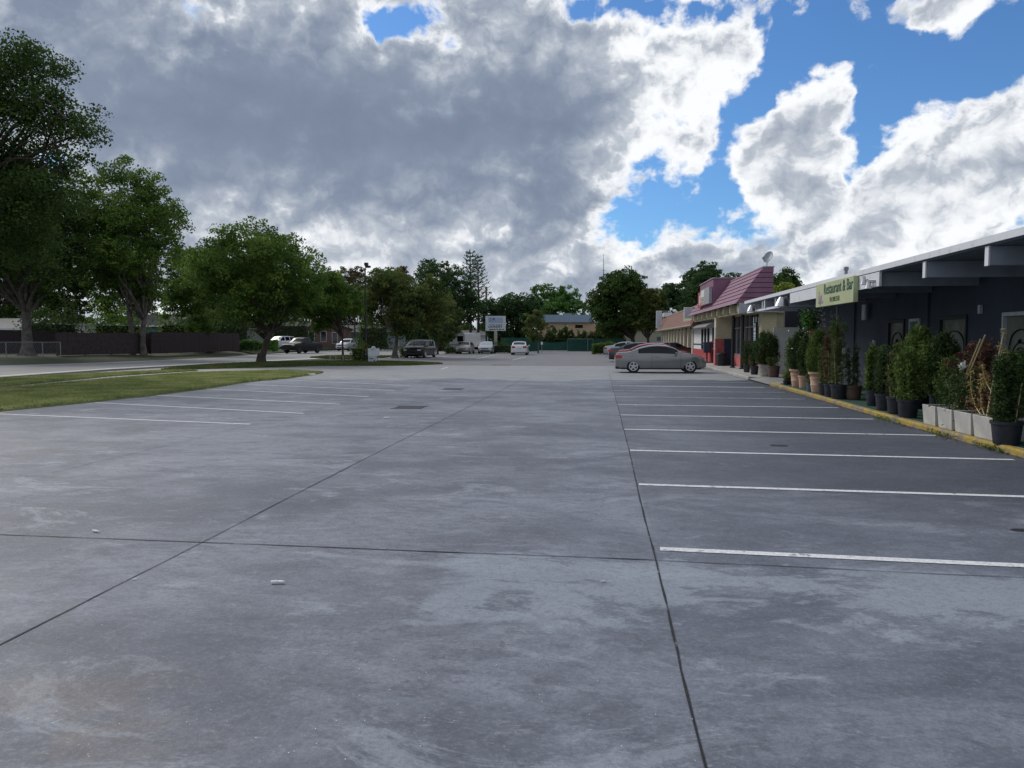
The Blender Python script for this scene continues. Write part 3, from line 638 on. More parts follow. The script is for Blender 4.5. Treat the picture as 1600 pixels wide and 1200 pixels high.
# far cream building closing the lot
t = thing('cream_building', 'low cream building behind the dark tree at the far end of the lot', 'building', (6, 114, 0))
m = MB(); m.box(-2.7, 8, 0, 8, 0, 3.1); m.build('wall', M('far_cream', (.46, .45, .36), .8, var=.05), t)
m = MB(); m.box(-3.0, 8.2, -.3, 8.2, 3.103, 3.3); m.build('roof', SHING2, t)
m = MB(); m.box(-2.7, 8, -.02, -.003, .1, 1.0); m.build('dark_base', M('base_green', (.03, .045, .04), .8), t)
m = MB(); m.box(2.3, 2.9, -.04, -.004, 1.5, 2.1); m.build('window', M('win_blue', (.10, .16, .2), .3), t)

t = thing('tan_building', 'tan two storey building with blue metal roof behind the green fence', 'building', pd(885, 150, 0), YAW)
m = MB(); m.box(-5.3, 7.5, 0, 9, 0, 5.1); m.build('wall', M('tan_stucco', (.45, .32, .22), .85, var=.06), t)
m = MB(); m.prism([(-.5, 5.1), (-.2, 6.6), (9.2, 6.6), (9.2, 5.1)], -5.8, 5.0, 'x'); m.build('roof', M('roof_blue_metal', (.20, .27, .36), .5, var=.1), t)
m = MB(); m.box(1.7, 3.2, -.05, -.003, 4.0, 4.6); m.build('window', GLASSD, t); m = MB(); m.box(-3.3, -2.6, -.05, -.003, 4.1, 4.5); m.build('window', GLASSD, t)
m = MB(); m.prism([(-1.2, 2.6), (-.01, 3.3), (-.01, 2.6)], 4.6, 8.5, 'x'); m.build('awning', M('awning_red', (.22, .06, .05), .8), t)
m = MB(); m.box(-.6, 1.2, 2, 3, 6.603, 7.0); m.build('roof_vent', GREYM, t)
m = MB(); m.box(-.15, .25, -.2, -.003, 4.35, 4.5); m.build('wall_lamp', WHITE, t)

# ================================================================ FOLIAGE
def unit(n, g): v = g.normal(size=(n, 3)); return v / np.linalg.norm(v, axis=1, keepdims=True)
def leaf_quads(c, size, g, up=.5, aspect=.55, droop=0.0, axis=None):
    """one rhombic leaf per centre; up = how much the leaf faces lean to the sky"""
    n = len(c); nr = unit(n, g); nr[:, 2] += up * 2; nr /= np.linalg.norm(nr, axis=1, keepdims=True)
    a = unit(n, g) if axis is None else axis + unit(n, g) * .45
    a[:, 2] -= droop; a = a - (a * nr).sum(1, keepdims=True) * nr; a /= np.linalg.norm(a, axis=1, keepdims=True) + 1e-9
    b = np.cross(nr, a); s = (size * g.uniform(.6, 1.3, n))[:, None]
    return np.stack([c - a*s*.5, c + b*s*aspect*.5 - a*s*.05, c + a*s*.5, c - b*s*aspect*.5 - a*s*.05], axis=1)
LF = {
 'dark': leafmat('leaf_dark', (.030, .060, .017), (.092, .155, .035), 1.0, .28),
 'mid': leafmat('leaf_mid', (.048, .104, .022), (.180, .275, .052), .8, .36),
 'olive': leafmat('leaf_olive', (.052, .092, .026), (.175, .20, .058), .7, .3),
 'brown': leafmat('leaf_brownish', (.070, .060, .032), (.190, .145, .07), .6, .15),
 'bright': leafmat('leaf_bright', (.045, .12, .03), (.15, .29, .06), .7, .3),
 'yellowgreen': leafmat('leaf_yellow_green', (.09, .14, .025), (.26, .32, .07), .9, .3),
 'blue': leafmat('leaf_blue_green', (.032, .072, .028), (.088, .155, .056), 1.2, .28),
 'cedar': leafmat('leaf_cedar', (.050, .095, .024), (.17, .25, .06), 6, .25),
 'cedard': leafmat('leaf_cedar_dark', (.026, .055, .020), (.080, .125, .04), 6, .2),
 'dry': leafmat('leaf_dry', (.060, .030, .028), (.16, .10, .055), 7, .15),
 'dryr': leafmat('leaf_dry_reddish', (.070, .034, .030), (.17, .09, .06), 7, .15),
 'straw': leafmat('leaf_straw', (.24, .18, .07), (.42, .33, .14), 7, .15)}
BARK = M('bark_grey', (.085, .070, .058), .95, col2=(.045, .038, .033), scale=3, bump=.9, bscale=14)
BARKL = M('bark_pale', (.15, .135, .12), .95, col2=(.075, .065, .058), scale=3, bump=.8, bscale=14)

def limb(m, p, q, r0, r1, g, n=5, sag=.12, sides=7):
    p = np.array(p, float); q = np.array(q, float); L = np.linalg.norm(q - p); pts = []
    j1 = g.normal(0, L * .06, 3); j2 = g.normal(0, L * .05, 3)
    for i in range(n + 1):
        t = i / n; c = p + (q - p) * t + j1 * math.sin(math.pi * t) + j2 * math.sin(2 * math.pi * t); c[2] += sag * L * math.sin(math.pi * t) * .6
        pts.append(c)
    m.tube(pts, [r0 + (r1 - r0) * (i / n) ** .8 for i in range(n + 1)], sides, cap=False); return pts

def make_tree(name, label, base, crown, tr=.3, leaf='mid', size=.24, count=14000, lobes=16, seed=1, fork=None, lean=(0, 0),
              bark=None, multi=1, flat=.55, gap=.0, group=None, up=.35, twigs=True, lobe_r=(.30, .46), droop=.1, cat='tree', extra=(), flare=1.7, fill=.3, low=-.78):
    """crown = (cx, cy, z0, z1, rx, ry) in world metres; fork = height where the trunk divides"""
    g = np.random.default_rng(seed); cx, cy, z0, z1, rx, ry = crown; size *= .76; count = int(count * 2.0); tr *= .72
    t = thing(name, label, cat, base, 0, group)
    B = np.array(base, float); C = np.array([cx, cy, (z0 + z1) / 2]); Rz = (z1 - z0) / 2; RR = np.array([rx, ry, Rz])
    fork = fork or (z0 - B[2]) * .9 + .1
    # lobes of the crown
    lc = []; tries = 0
    while len(lc) < lobes and tries < 4000:
        tries += 1; d = unit(1, g)[0]; rr = g.uniform(.52, .80); c = d * rr
        if c[2] < low: continue
        if all(np.linalg.norm((c - k[0])) > .30 for k in lc) or tries > 3000:
            lc.append((c, g.uniform(*lobe_r) * (1.0 if c[2] > -.2 else .8)))
    lc.append((np.array([0, 0, 0.05]), .5))
    mscale = min(rx, ry, Rz)
    for (ex, ey, ez, er) in extra: lc.append(((np.array([ex, ey, ez]) - C) / RR, er / mscale))
    tot = sum(r ** 2 for _, r in lc); V = []
    for c, r in lc:
        nl = int(count * r ** 2 / tot); per = 34; nc = max(2, nl // per)
        d = unit(nc, g); d[:, 2] = np.abs(d[:, 2]) * g.choice([1, 1, 1, -.6], nc); rad = r * g.uniform(.72, 1.08, nc)[:, None]
        inner = g.random(nc) < fill; rad[inner] *= g.uniform(.1, .8, inner.sum())[:, None]
        cc = C + c * RR * np.array([1.06, 1.06, 1.0]) + d * rad * (RR * .5 + mscale * .5)
        if gap: cc = cc[g.random(len(cc)) > gap]
        if len(cc) == 0: continue
        cs = g.uniform(.45, 1.1, len(cc)) * mscale * .060 + .11
        k = np.repeat(np.arange(len(cc)), per)
        off = g.normal(0, 1, (len(k), 3)); off /= np.maximum(1, np.linalg.norm(off, axis=1, keepdims=True) / 1.55); off = off * cs[k][:, None] * np.array([1, 1, flat])
        V.append(leaf_quads(cc[k] + off, size, g, up, .78, droop))
    V = np.concatenate(V) - B
    quads_mesh('crown', V, LF[leaf], t)
    # trunk and limbs, in the tree's own space
    m = MB(); tops = []
    for s in range(multi):
        a = g.uniform(0, 6.28); o = np.array([math.cos(a), math.sin(a), 0]) * (0 if multi == 1 else tr * 1.1)
        r = tr if multi == 1 else tr * .62; f = fork * g.uniform(.85, 1.1)
        top = np.array([lean[0], lean[1], f]) + o * 1.5
        pts = [o * 1.2 + [0, 0, -.25], o * 1.15 + [0, 0, .05], o + [lean[0] * .12, lean[1] * .12, f * .22], o * 1.1 + np.array([lean[0] * .5, lean[1] * .5, f * .6]) + g.normal(0, r * .25, 3), top]
        m.tube(pts, [r * flare * 1.1, r * flare, r * 1.1, r * .92, r * .85], 12, cap=False); tops.append((top, r * .85))
        if multi == 1:
            for q in range(5):
                b = q * 1.256 + g.uniform(-.3, .3); m.tube([(math.cos(b) * r * 2.3, math.sin(b) * r * 2.3, -.1), (math.cos(b) * r * 1.3, math.sin(b) * r * 1.3, .12), (math.cos(b) * r * .6, math.sin(b) * r * .6, .7)], [r * .15, r * .38, r * .4], 6, cap=False)
    for i, (c, r) in enumerate(lc):
        top, tr_ = tops[i % len(tops)]; end = C + c * RR * .92 - B
        if end[2] < top[2] + .1 * Rz and np.linalg.norm(c) > .2: end = end + np.array([0, 0, .1 * Rz])
        pts = limb(m, top - np.array([0, 0, tr_]), end, tr_ * .55, .025 + tr_ * .08, g)
        if twigs:
            for q in range(3):
                s_ = pts[g.integers(2, len(pts))]; e_ = end + g.normal(0, r * mscale * .6, 3); limb(m, s_, e_, tr_ * .16, .012, g, 3, .05, 5)
    o = m.build('trunk', bark or BARK, t, smooth=True, angle=80)
    return t

def tree_px(name, label, D, bx, x0, x1, y0, y1, zb=0.0, depth=None, bd=0, **kw):
    """crown given by its extent in the photo at horizontal depth D (metres)"""
    s = D / F; c = pd((x0 + x1) / 2, D + bd); rx = (x1 - x0) / 2 * s
    b = pd(bx, D, zb); ry = depth or rx * .9
    return make_tree(name, label, tuple(b), (c.x, c.y, zat(y1, D), zat(y0, D), rx, ry), **kw)

SG = 'shade trees along the street'
# near tree whose trunk stands outside the frame on the left
EX = []
for i, (px, py, rp) in enumerate(((55, 112, 26), (88, 108, 20), (28, 135, 40), (72, 150, 34), (100, 125, 10), (28, 85, 9), (-5, 75, 14), (30, 195, 48), (82, 205, 38), (118, 195, 20), (142, 199, 9), (153, 203, 6), (120, 222, 18), (138, 231, 9), (88, 262, 30), (112, 268, 16), (40, 262, 50), (10, 320, 60), (60, 318, 40), (95, 322, 26), (-20, 180, 60), (-30, 250, 70), (30, 380, 55), (-30, 340, 70))):
    c = pd(px, 34 + 1.4 * math.sin(i * 2.4)); EX.append((c.x, c.y, zat(py, 34), rp * 34 / F))
tree_px('shade_tree', 'large dark tree at the left edge whose ragged branches reach over the street', 34, -175, -420, 60, 60, 470, .1, tr=.42, leaf='dark', size=.17, count=62000, lobes=14, seed=11, flat=.6, group=SG, lobe_r=(.22, .34), fill=.35, fork=4, extra=EX)
tree_px('shade_tree', 'big dark tree with a thick pale trunk before the far left fence', 60, 44, -70, 150, 262, 512, VZ, tr=.50, leaf='dark', size=.26, count=26000, lobes=22, seed=12, fork=4.2, bark=BARKL, group=SG, fill=.3, gap=.1)
tree_px('shade_tree', 'tall tree with splayed multiple trunks in front of the board fence', 66, 216, 92, 286, 262, 500, VZ, tr=.50, multi=5, leaf='mid', size=.27, count=26000, lobes=24, seed=13, fork=3.6, bark=BARKL, group=SG, flare=1.35)
tree_px('shade_tree', 'small rounded tree before the middle of the board fence', 78, 326, 262, 372, 372, 545, VZ, tr=.22, leaf='mid', size=.28, count=12000, lobes=14, seed=14, fork=2.0, group=SG)
tree_px('shade_tree', 'broad green tree with a leaning trunk on the grass between road and lot', 52.3, 408, 292, 512, 361, 532, 0.03, tr=.30, leaf='mid', size=.22, count=24000, lobes=24, seed=15, fork=2.6, lean=(.75, .1), group=SG, fill=.3, flat=.5)
tree_px('shade_tree', 'slender trunked tree with a rounded crown left of the black lamp post', 57.5, 536, 462, 566, 424, 532, 0.03, tr=.11, leaf='mid', size=.22, count=11000, lobes=14, seed=16, fork=1.9, group=SG)
tree_px('shade_tree', 'brownish green broad tree beside the black parked minivan', 68, 617, 558, 706, 418, 536, 0.0, tr=.27, leaf='olive', size=.26, count=17000, lobes=20, seed=17, fork=2.2, lean=(.2, 0), bark=BARKL, group=SG, fill=.3)
tree_px('shade_tree', 'thin greyish tree with a low open crown behind the two parked sedans', 90, 700, 664, 734, 468, 546, 0.0, tr=.18, multi=3, leaf='olive', size=.28, count=6000, lobes=10, seed=18, fork=1.7, group=SG, gap=.2, bark=BARKL)
tree_px('shade_tree', 'thin trunked small tree just right of the black minivan', 84, 684, 660, 708, 480, 540, 0.0, tr=.12, leaf='olive', size=.26, count=3000, lobes=8, seed=19, fork=1.9, group=SG, gap=.2)
tree_px('young_tree', 'spindly young grey green tree at the green screen fence', 92, 841, 816, 868, 484, 545, 0.0, tr=.10, leaf='olive', size=.24, count=4200, lobes=10, seed=20, fork=1.9, gap=.3, cat='tree', bark=BARKL)
tree_px('dark_tree', 'massive dark dense tree rising behind the parked sedans', 112, 690, 636, 750, 404, 545, 0, tr=.5, leaf='blue', size=.36, count=17000, lobes=18, seed=21, fill=.4, group='dense trees beyond the street')
tree_px('dark_tree', 'dark spreading tree with open twiggy top behind the pylon sign', 118, 775, 742, 842, 450, 548, 0, tr=.4, leaf='blue', size=.36, count=13000, lobes=16, seed=22, fill=.35, group='dense trees beyond the street')
tree_px('bright_tree', 'bright green rounded tree rising behind the tan building', 168, 868, 822, 918, 440, 530, 0, tr=.5, leaf='bright', size=.5, count=13000, lobes=18, seed=23, gap=.1)
tree_px('oak_tree', 'very dark big tree standing before the cream building at the end of the lot', 101, 988, 912, 1032, 424, 536, 0, tr=.42, leaf='dark', size=.34, count=24000, lobes=26, seed=24, fork=1.8, fill=.35, lobe_r=(.26, .4))
tree_px('willowy_tree', 'softer olive green tree overlapping the dark tree beside the shop row', 98, 1012, 978, 1052, 452, 528, 0, tr=.25, leaf='olive', size=.30, count=12000, lobes=14, seed=25, fork=2.2, fill=.35, droop=.6)
tree_px('dark_tree', 'dark tree topping out above the brown shingle roof', 92, 1100, 1052, 1160, 412, 520, 0, tr=.4, leaf='blue', size=.32, count=17000, lobes=18, seed=26, fill=.35, group='dense trees behind the shops')
tree_px('dark_tree', 'low dark tree between the shop row and the oak', 106, 1050, 1018, 1088, 442, 520, 0, tr=.3, leaf='blue', size=.32, count=9000, lobes=12, seed=27, fill=.35, group='dense trees behind the shops')
tree_px('dark_tree', 'dark rounded tree showing right of the purple roof', 80, 1205, 1168, 1250, 420, 500, 0, tr=.3, leaf='dark', size=.26, count=10000, lobes=14, seed=28, fill=.35, group='dense trees behind the shops')
tree_px('light_tree', 'low yellow green tree just above the restaurant roof line', 66, 1215, 1184, 1244, 447, 500, 0, tr=.2, leaf='yellowgreen', size=.22, count=6000, lobes=10, seed=29, fill=.4)
# trees in the yards behind the fences, seen between the street trees
yard = [(140, 260, 390, 100, 'mid', 'green yard tree between the multi trunked tree and the teal house'), (-30, 110, 380, 105, 'mid', 'lower green yard tree behind the thick pale trunk'), (300, 420, 395, 125, 'dark', 'dark yard tree behind the tree with the leaning trunk'), (455, 560, 425, 165, 'dark', 'dark yard tree behind the lamp post tree'), (-95, 60, 330, 95, 'dark', 'dark yard tree at the far left edge beyond the dark house'), (60, 150, 330, 96, 'dark', 'dark yard tree seen between the two big left trees'),
        (250, 352, 372, 112, 'mid', 'green yard tree above the teal house'), (350, 470, 400, 118, 'dark', 'dark yard tree beyond the end of the board fence'),
        (430, 520, 438, 150, 'mid', 'mid green yard tree left of the brick house'), (500, 600, 430, 160, 'olive', 'olive yard tree above the brick house roof'), (588, 660, 415, 140, 'brown', 'brownish topped tree above the minivan tree')]
for i, (x0, x1, y0, D, lf, lb) in enumerate(yard):
    tree_px('yard_tree', lb, D, (x0 + x1) / 2 + 6, x0, x1, y0, 536, VZ + .2, tr=.3, leaf=lf, size=.36, count=13000, lobes=24, seed=40 + i, fill=.5, low=-.95, fork=1.2, group='yard trees beyond the street')
# the far belt of trees that closes the view at the horizon, read as one mass
g = np.random.default_rng(300); n = 60000; px = g.uniform(-260, 1060, n); Dd = 188 + g.uniform(-6, 6, n)
topz = 5.6 + 1.5 * np.sin(px * .021) + 1.1 * np.sin(px * .057 + 1) + .7 * np.sin(px * .13 + 2) + .5 * np.sin(px * .31)
zz = topz * (1 - g.random(n) ** 1.6 * .98) + g.normal(0, .25, n); lat = (px - 800) / F * Dd
Pw = np.stack([lat * math.cos(YAW) - Dd * math.sin(YAW), lat * math.sin(YAW) + Dd * math.cos(YAW), zz], 1)
o = quads_mesh('distant_woodland', leaf_quads(Pw, .75, g, .4, .75), LF['dark']); o['kind'] = 'stuff'; tag(o, 'dark far belt of trees closing the horizon behind houses and lot', 'woodland')
# open, wispy trees
for i, (x0, x1, y0, y1, D, lb) in enumerate(((528, 582, 406, 470, 125, 'wispy half bare tree behind the head of the lamp post'), (684, 712, 400, 470, 135, 'wispy grey tree top left of the two pines'), (600, 650, 412, 470, 132, 'sparse brown tree top behind the broad brownish tree'))):
    tree_px('sparse_tree', lb, D, (x0 + x1) / 2, x0, x1, y0, y1, .4, tr=.2, leaf='brown' if i != 1 else 'olive', size=.30, count=2600, lobes=14, seed=60 + i, gap=.35, lobe_r=(.15, .3), fork=9, group='half bare trees')
# two Norfolk pines
for i, (px, y0, D, lb) in enumerate(((735, 390, 122, 'taller of the two open branched pines on the skyline'), (747, 397, 124, 'shorter right hand open branched pine on the skyline'))):
    g = np.random.default_rng(70 + i); b = pd(px, D, 0); H = zat(y0, D); t = thing('norfolk_pine', lb, 'tree', tuple(b), 0, 'open branched pines')
    m = MB(); m.tube([(0, 0, 0), (.1, 0, H * .5), (0, 0, H)], [.28, .17, .03], 8); V = []
    for k in range(17):
        z = H * (.34 + .65 * k / 17); Lb = 2.7 * (1 - (k / 18)) ** .75 + .25
        for q in range(6):
            a = q * 1.047 + k * .5 + g.uniform(-.1, .1); e = np.array([math.cos(a) * Lb, math.sin(a) * Lb, z + .45 * Lb]); s_ = np.array([0, 0, z])
            m.tube([s_, s_ + (e - s_) * .5 - [0, 0, .08 * Lb], e], [.05, .035, .015], 5, cap=False)
            n = 12; tt = g.uniform(.3, 1.02, n)[:, None]; V.append(leaf_quads(s_ + (e - s_) * tt + g.normal(0, .09, (n, 3)) - np.array([0, 0, .05]), .34, g, .2, .45, -.4))
    m.build('trunk', BARK, t); quads_mesh('foliage', np.concatenate(V), LF['blue'], t)

def leaf_box(name, label, c, d, rz, leaf, n, size, seed, cat='hedge', group=None, uneven=.12):
    """clipped or loose hedge: leaves through the outer shell of a block over woody stems"""
    g = np.random.default_rng(seed); t = thing(name, label, cat, c, rz, group); q = g.uniform(-.5, .5, (n, 3)); ax = g.integers(0, 5, n)
    for a, (i, s) in enumerate(((0, .5), (0, -.5), (1, .5), (1, -.5), (2, .5))): k = ax == a; q[k, i] = s - abs(g.normal(0, .05, k.sum())) * np.sign(s)
    q *= np.array(d); q += g.normal(0, uneven * min(d) * .5, q.shape); bumpz = 1 + uneven * np.sin(q[:, 0] * 2.1 + seed) * .6 + uneven * np.sin(q[:, 0] * 5.3) * .4
    q[:, 2] = (q[:, 2] + d[2] / 2) * bumpz; quads_mesh('foliage', leaf_quads(q, size, g, .3, .6), LF[leaf], t)
    m = MB(); 
    for i in range(max(2, int(d[0] / .6))):
        x = -d[0] / 2 + .2 + i * (d[0] - .4) / max(1, int(d[0] / .6) - 1); m.tube([(x, 0, -.05), (x + g.normal(0, .05), g.normal(0, .05), d[2] * .85)], [.03, .012], 5)
    m.box(-d[0] * .44, d[0] * .44, -d[1] * .36, d[1] * .36, .12, d[2] * .82); m.build('stems', M('hedge_wood', (.02, .026, .014), .95), t); return t
c = pd(948, 86, 0); leaf_box('clipped_hedge', 'clipped green hedge block left of the parked car row', (c.x, c.y, 0), (3.2, 1.2, 1.25), YAW, 'mid', 5000, .13, 1)
c = pd(1034, 100, 0); leaf_box('clipped_hedge', 'small clipped hedge at the near corner of the cream building', (c.x, c.y, 0), (1.8, 1.0, 1.1), YAW, 'mid', 1800, .13, 2)
c = pd(398, 86, VZ); leaf_box('hedge', 'bright green bushy hedge at the end of the board fence', (c.x, c.y, VZ), (5.0, 1.4, 1.1), YAW, 'bright', 7000, .16, 3)
for i in range(13):
    px = 852 + i * 9.6; c = pd(px, 111.5, 0); leaf_box('screen_shrub', '%s dark shrub standing above the green screen fence' % ['leftmost', 'second', 'third', 'fourth', 'fifth', 'sixth', 'seventh', 'eighth', 'ninth', 'tenth', 'eleventh', 'twelfth', 'rightmost'][i],
        (c.x, c.y, 0), (1.1, .9, 2.55 + .5 * math.sin(i * 2.3)), YAW, 'dark', 900, .28, 30 + i, 'shrub', 'dark shrubs behind the green fence', .3)
c = pd(561, 55.5, .03); leaf_box('bush', 'small yellow green bush left of the lamp post base', (c.x, c.y, .03), (.9, .8, 1.15), 0, 'yellowgreen', 1500, .10, 50, 'bush', None, .35)
c = pd(641, 70, 0); leaf_box('bush', 'low green bush between the brownish tree trunk and the black minivan', (c.x, c.y, 0), (1.7, 1.0, .95), YAW, 'mid', 1800, .13, 51, 'bush', None, .35)
c = pd(803, 92, 0); leaf_box('bush', 'low bush at the foot of the pylon sign', (c.x - 1.5, c.y, 0), (2.4, 1.0, 1.1), YAW, 'dark', 1600, .15, 52, 'bush', None, .35)
for i, (px, D, w, h, lf, lb) in enumerate(((82, 73, 4.2, 3.3, 'dark', 'dark shrub mass rising behind the grey board fence by the thick pale trunk'), (186, 76, 4.0, 3.2, 'mid', 'green shrub mass behind the grey board fence left of the multi trunked tree'), (292, 82, 5.0, 3.4, 'mid', 'green shrub mass behind the darker board fence'), (352, 92, 5.5, 4.2, 'dark', 'dark shrub mass behind the right end of the board fence'), (455, 112, 5.0, 4.0, 'dark', 'dark shrub mass behind the pickup'), (585, 112, 4.0, 3.6, 'dark', 'dark shrub mass left of the grey shed'), (668, 112, 5.0, 3.6, 'dark', 'dark shrub mass before the white house'))):
    c = pd(px, D, VZ); leaf_box('yard_shrub', lb, (c.x, c.y, VZ), (w, 2.2, h), YAW, lf, 3800, .26, 80 + i, 'shrub', 'shrubs in the yards', .5)
c = pd(320, 77, VZ); leaf_box('bush', 'low dark bush at the foot of the board fence', (c.x, c.y, VZ), (1.6, .8, .9), YAW, 'olive', 1200, .14, 53, 'bush', None, .35)
c = pd(708, 88.5, 0); leaf_box('bush', 'sparse bush between the minivan and the first sedan', (c.x, c.y, 0), (1.8, .9, .8), YAW, 'mid', 900, .14, 54, 'bush', None, .35)

# ================================================================ POTTED PLANTS along the restaurant walk
POTB = M('pot_black_plastic', (.022, .026, .034), .5, var=.2, scale=8); POTC = M('pot_terracotta_pale', (.46, .30, .22), .8, var=.1, scale=5)
POTS = M('pot_stone', (.36, .34, .31), .85, col2=(.20, .19, .17), scale=9); POTBR = M('pot_brown', (.10, .062, .045), .7); SOIL = M('potting_soil', (.03, .022, .016), .95, bump=.5)
BAMB = M('bamboo_stake', (.34, .28, .15), .7); STEM = M('plant_stem', (.10, .075, .045), .85)
PG = 'potted plants along the restaurant walk'; ZW = .11
def pot(t, r, h, mat, style='plain'):
    m = MB()
    if style == 'plain': pr = [(r*.78, 0), (r*.80, .01), (r*.95, h*.86), (r*1.03, h*.87), (r*1.04, h), (r*.96, h), (r*.92, h*.93), (0.01, h*.93)]
    elif style == 'urn': pr = [(r*.66, 0), (r*.70, .02), (r*.80, h*.33), (r*.84, h*.34), (r*.84, h*.38), (r*.80, h*.40), (r*.88, h*.66), (r*.92, h*.67), (r*.92, h*.71), (r*.88, h*.72), (r*.93, h*.86), (r*1.08, h*.90), (r*1.10, h), (r*.98, h), (r*.94, h*.92), (.01, h*.92)]
    else: pr = [(r*.8, 0), (r*.9, h*.12), (r*.86, h*.2), (r*.98, h*.35), (r*.93, h*.48), (r*1.0, h*.62), (r*.95, h*.78), (r*1.06, h*.88), (r*1.05, h), (r*.95, h), (r*.9, h*.92), (.01, h*.92)]
    m.lathe(pr, 22); m.build('pot', mat, t, smooth=True, angle=50)
    m = MB(); m.lathe([(.01, h*.935), (r*.91, h*.935), (r*.9, h*.955), (.01, h*.975)], 14); m.build('soil', SOIL, t)
def potted(label, x, y, pr, ph, pmat, H, W, leaf, n, size, seed, shape='column', style='plain', stakes=0, stem=.018, z=ZW, name='potted_plant', cat='potted plant', zlow=0.0, aspect=.35):
    g = np.random.default_rng(seed); t = thing(name, label, cat, (x, y, z), g.uniform(0, 6.28), PG); pot(t, pr, ph, pmat, style)
    h0 = ph * .95 + zlow; Hf = H - h0
    u = g.random(n); 
    if shape == 'ball': prof = lambda u: np.sqrt(np.clip(1 - (2 * u - 1) ** 2, 0, 1)) ** .8
    elif shape == 'cone': prof = lambda u: np.clip((1 - u) ** .75 * 1.15, 0, 1) * np.clip(u * 9 + .35, 0, 1)
    elif shape == 'egg': prof = lambda u: np.clip(np.sin(np.pi * np.clip(u * .93 + .07, 0, 1)) ** .55, 0, 1) * (1 - .25 * u)
    else: prof = lambda u: np.clip((1 - u) * 5, 0, 1) ** .6 * np.clip(u * 4 + .3, 0, 1) * .95
    if shape in ('ball', 'cone', 'egg'):
        nc = max(30, n // 26); uc = g.random(nc); an = g.uniform(0, 6.283, nc); lump = 1 + .10 * np.sin(an * 3 + uc * 7 + seed) + .06 * np.sin(an * 7 - uc * 11)
        rr = prof(uc) * W * lump * np.where(g.random(nc) < .7, g.uniform(.85, 1.03, nc), g.uniform(.3, .9, nc)); c = np.stack([np.cos(an) * rr, np.sin(an) * rr, h0 + uc * Hf], 1)
        k = np.repeat(np.arange(nc), 26); ax = np.stack([np.cos(an[k]) * .55, np.sin(an[k]) * .55, np.ones(len(k)) * .9], 1)
        P = c[k] + g.normal(0, 1, (len(k), 3)) * np.array([.035, .035, .06]) * (W / .35) ** .5 + ax * g.uniform(-.04, .05, len(k))[:, None]
        V = leaf_quads(P, size, g, 0.1, aspect, 0, ax)
        quads_mesh('foliage', V, LF[leaf], t); m = MB(); m.tube([(0, 0, ph * .5), (0, 0, h0 + Hf * .6)], [stem * 1.3, stem], 6)
        for q in range(5):
            a = q * 1.26; m.tube([(0, 0, h0 * .98), (math.cos(a) * W * .3, math.sin(a) * W * .3, h0 + Hf * .3), (math.cos(a) * W * .4, math.sin(a) * W * .4, h0 + Hf * .75)], [stem, stem * .7, .004], 5, cap=False)
        m.build('stem', STEM, t)
    else:   # loose feathery stems
        ns = 7 if shape == 'column' else 5; m = MB(); V = []
        for q in range(ns):
            a = g.uniform(0, 6.28); o = g.uniform(.2, .9) * W; hh = Hf * g.uniform(.72, 1.0); top = np.array([math.cos(a) * o, math.sin(a) * o, h0 + hh]); bt = np.array([math.cos(a) * pr * .4, math.sin(a) * pr * .4, ph * .8])
            mid = (top + bt) / 2 + np.array([math.cos(a) * o * .12, math.sin(a) * o * .12, 0]); m.tube([bt, mid, top], [stem * .6, stem * .45, .003], 5, cap=False)
            nn = n // ns // 14
            for w in range(nn):
                u = g.uniform(.06, 1.0); s_ = bt * (1 - u) ** 2 + 2 * mid * u * (1 - u) + top * u ** 2; b = g.uniform(0, 6.28); L = W * g.uniform(.35, .75) * (1.15 - u * .7); e = s_ + np.array([math.cos(b) * L, math.sin(b) * L, L * g.uniform(.1, .8)])
                if w % 3 == 0: m.tube([s_, e], [.004, .002], 3, cap=False)
                tt = g.uniform(0, 1.05, 14)[:, None]; V.append(leaf_quads(s_ + (e - s_) * tt + g.normal(0, .02, (14, 3)), size, g, .2, aspect, .15, np.repeat([(e - s_) / (L + .01)], 14, 0)))
        quads_mesh('foliage', np.concatenate(V), LF[leaf], t); m.build('stem', STEM, t)
    for q in range(stakes):
        a = g.uniform(0, 6.28); m = MB(); m.tube([(math.cos(a) * pr * .5, math.sin(a) * pr * .5, ph * .6), (math.cos(a) * pr * .9 , math.sin(a) * pr * .9, ph + H * .42)], .009, 6); m.build('stake', BAMB, t)
    return t
def WY(px, X):      # world Y where the photo column px meets the plane x = X
    a = math.atan((px - 800) / F) - YAW; return X / math.tan(a)
def pp(px, X):
    if X < 6.8:
        y = WY(px, X)
        for _ in range(3): X2 = X - .34 + max(0, y - 15) * .022; y = WY(px, X2)
        return X2, y
    return X, WY(px, X)
x, y = pp(1167, 6.95); potted('leftmost potted shrub, thin and feathery, at the ramp before the purple shop', x, y, .17, .36, POTB, 1.55, .32, 'cedard', 5000, .06, 1, 'column')
x, y = pp(1179, 6.85); potted('second thin feathery shrub in a black pot beside the round topiary', x, y, .19, .38, POTB, 1.62, .34, 'cedard', 5600, .06, 2, 'column')
x, y = pp(1197, 7.0); potted('dense round dark topiary ball in a banded pale stone pot', x, y, .30, .50, POTS, 1.80, .50, 'cedard', 15000, .065, 3, 'ball', 'band', stem=.04, zlow=.02)
x, y = pp(1209, 7.15); potted('low weedy plant in a grey brown pot behind the stone pot', x, y, .24, .46, POTBR, .85, .35, 'olive', 900, .06, 4, 'column', 'band')
x, y = pp(1236, 6.62); potted('dark leafy shrub in a black pot left of the pink urn', x, y, .19, .36, POTB, 1.6, .30, 'cedar', 5200, .07, 5, 'column', stakes=1)
x, y = pp(1229, 6.45); potted('tiny yellow green plant at the kerb by the first black pot', x, y, .11, .14, POTB, .42, .20, 'yellowgreen', 500, .06, 6, 'column')
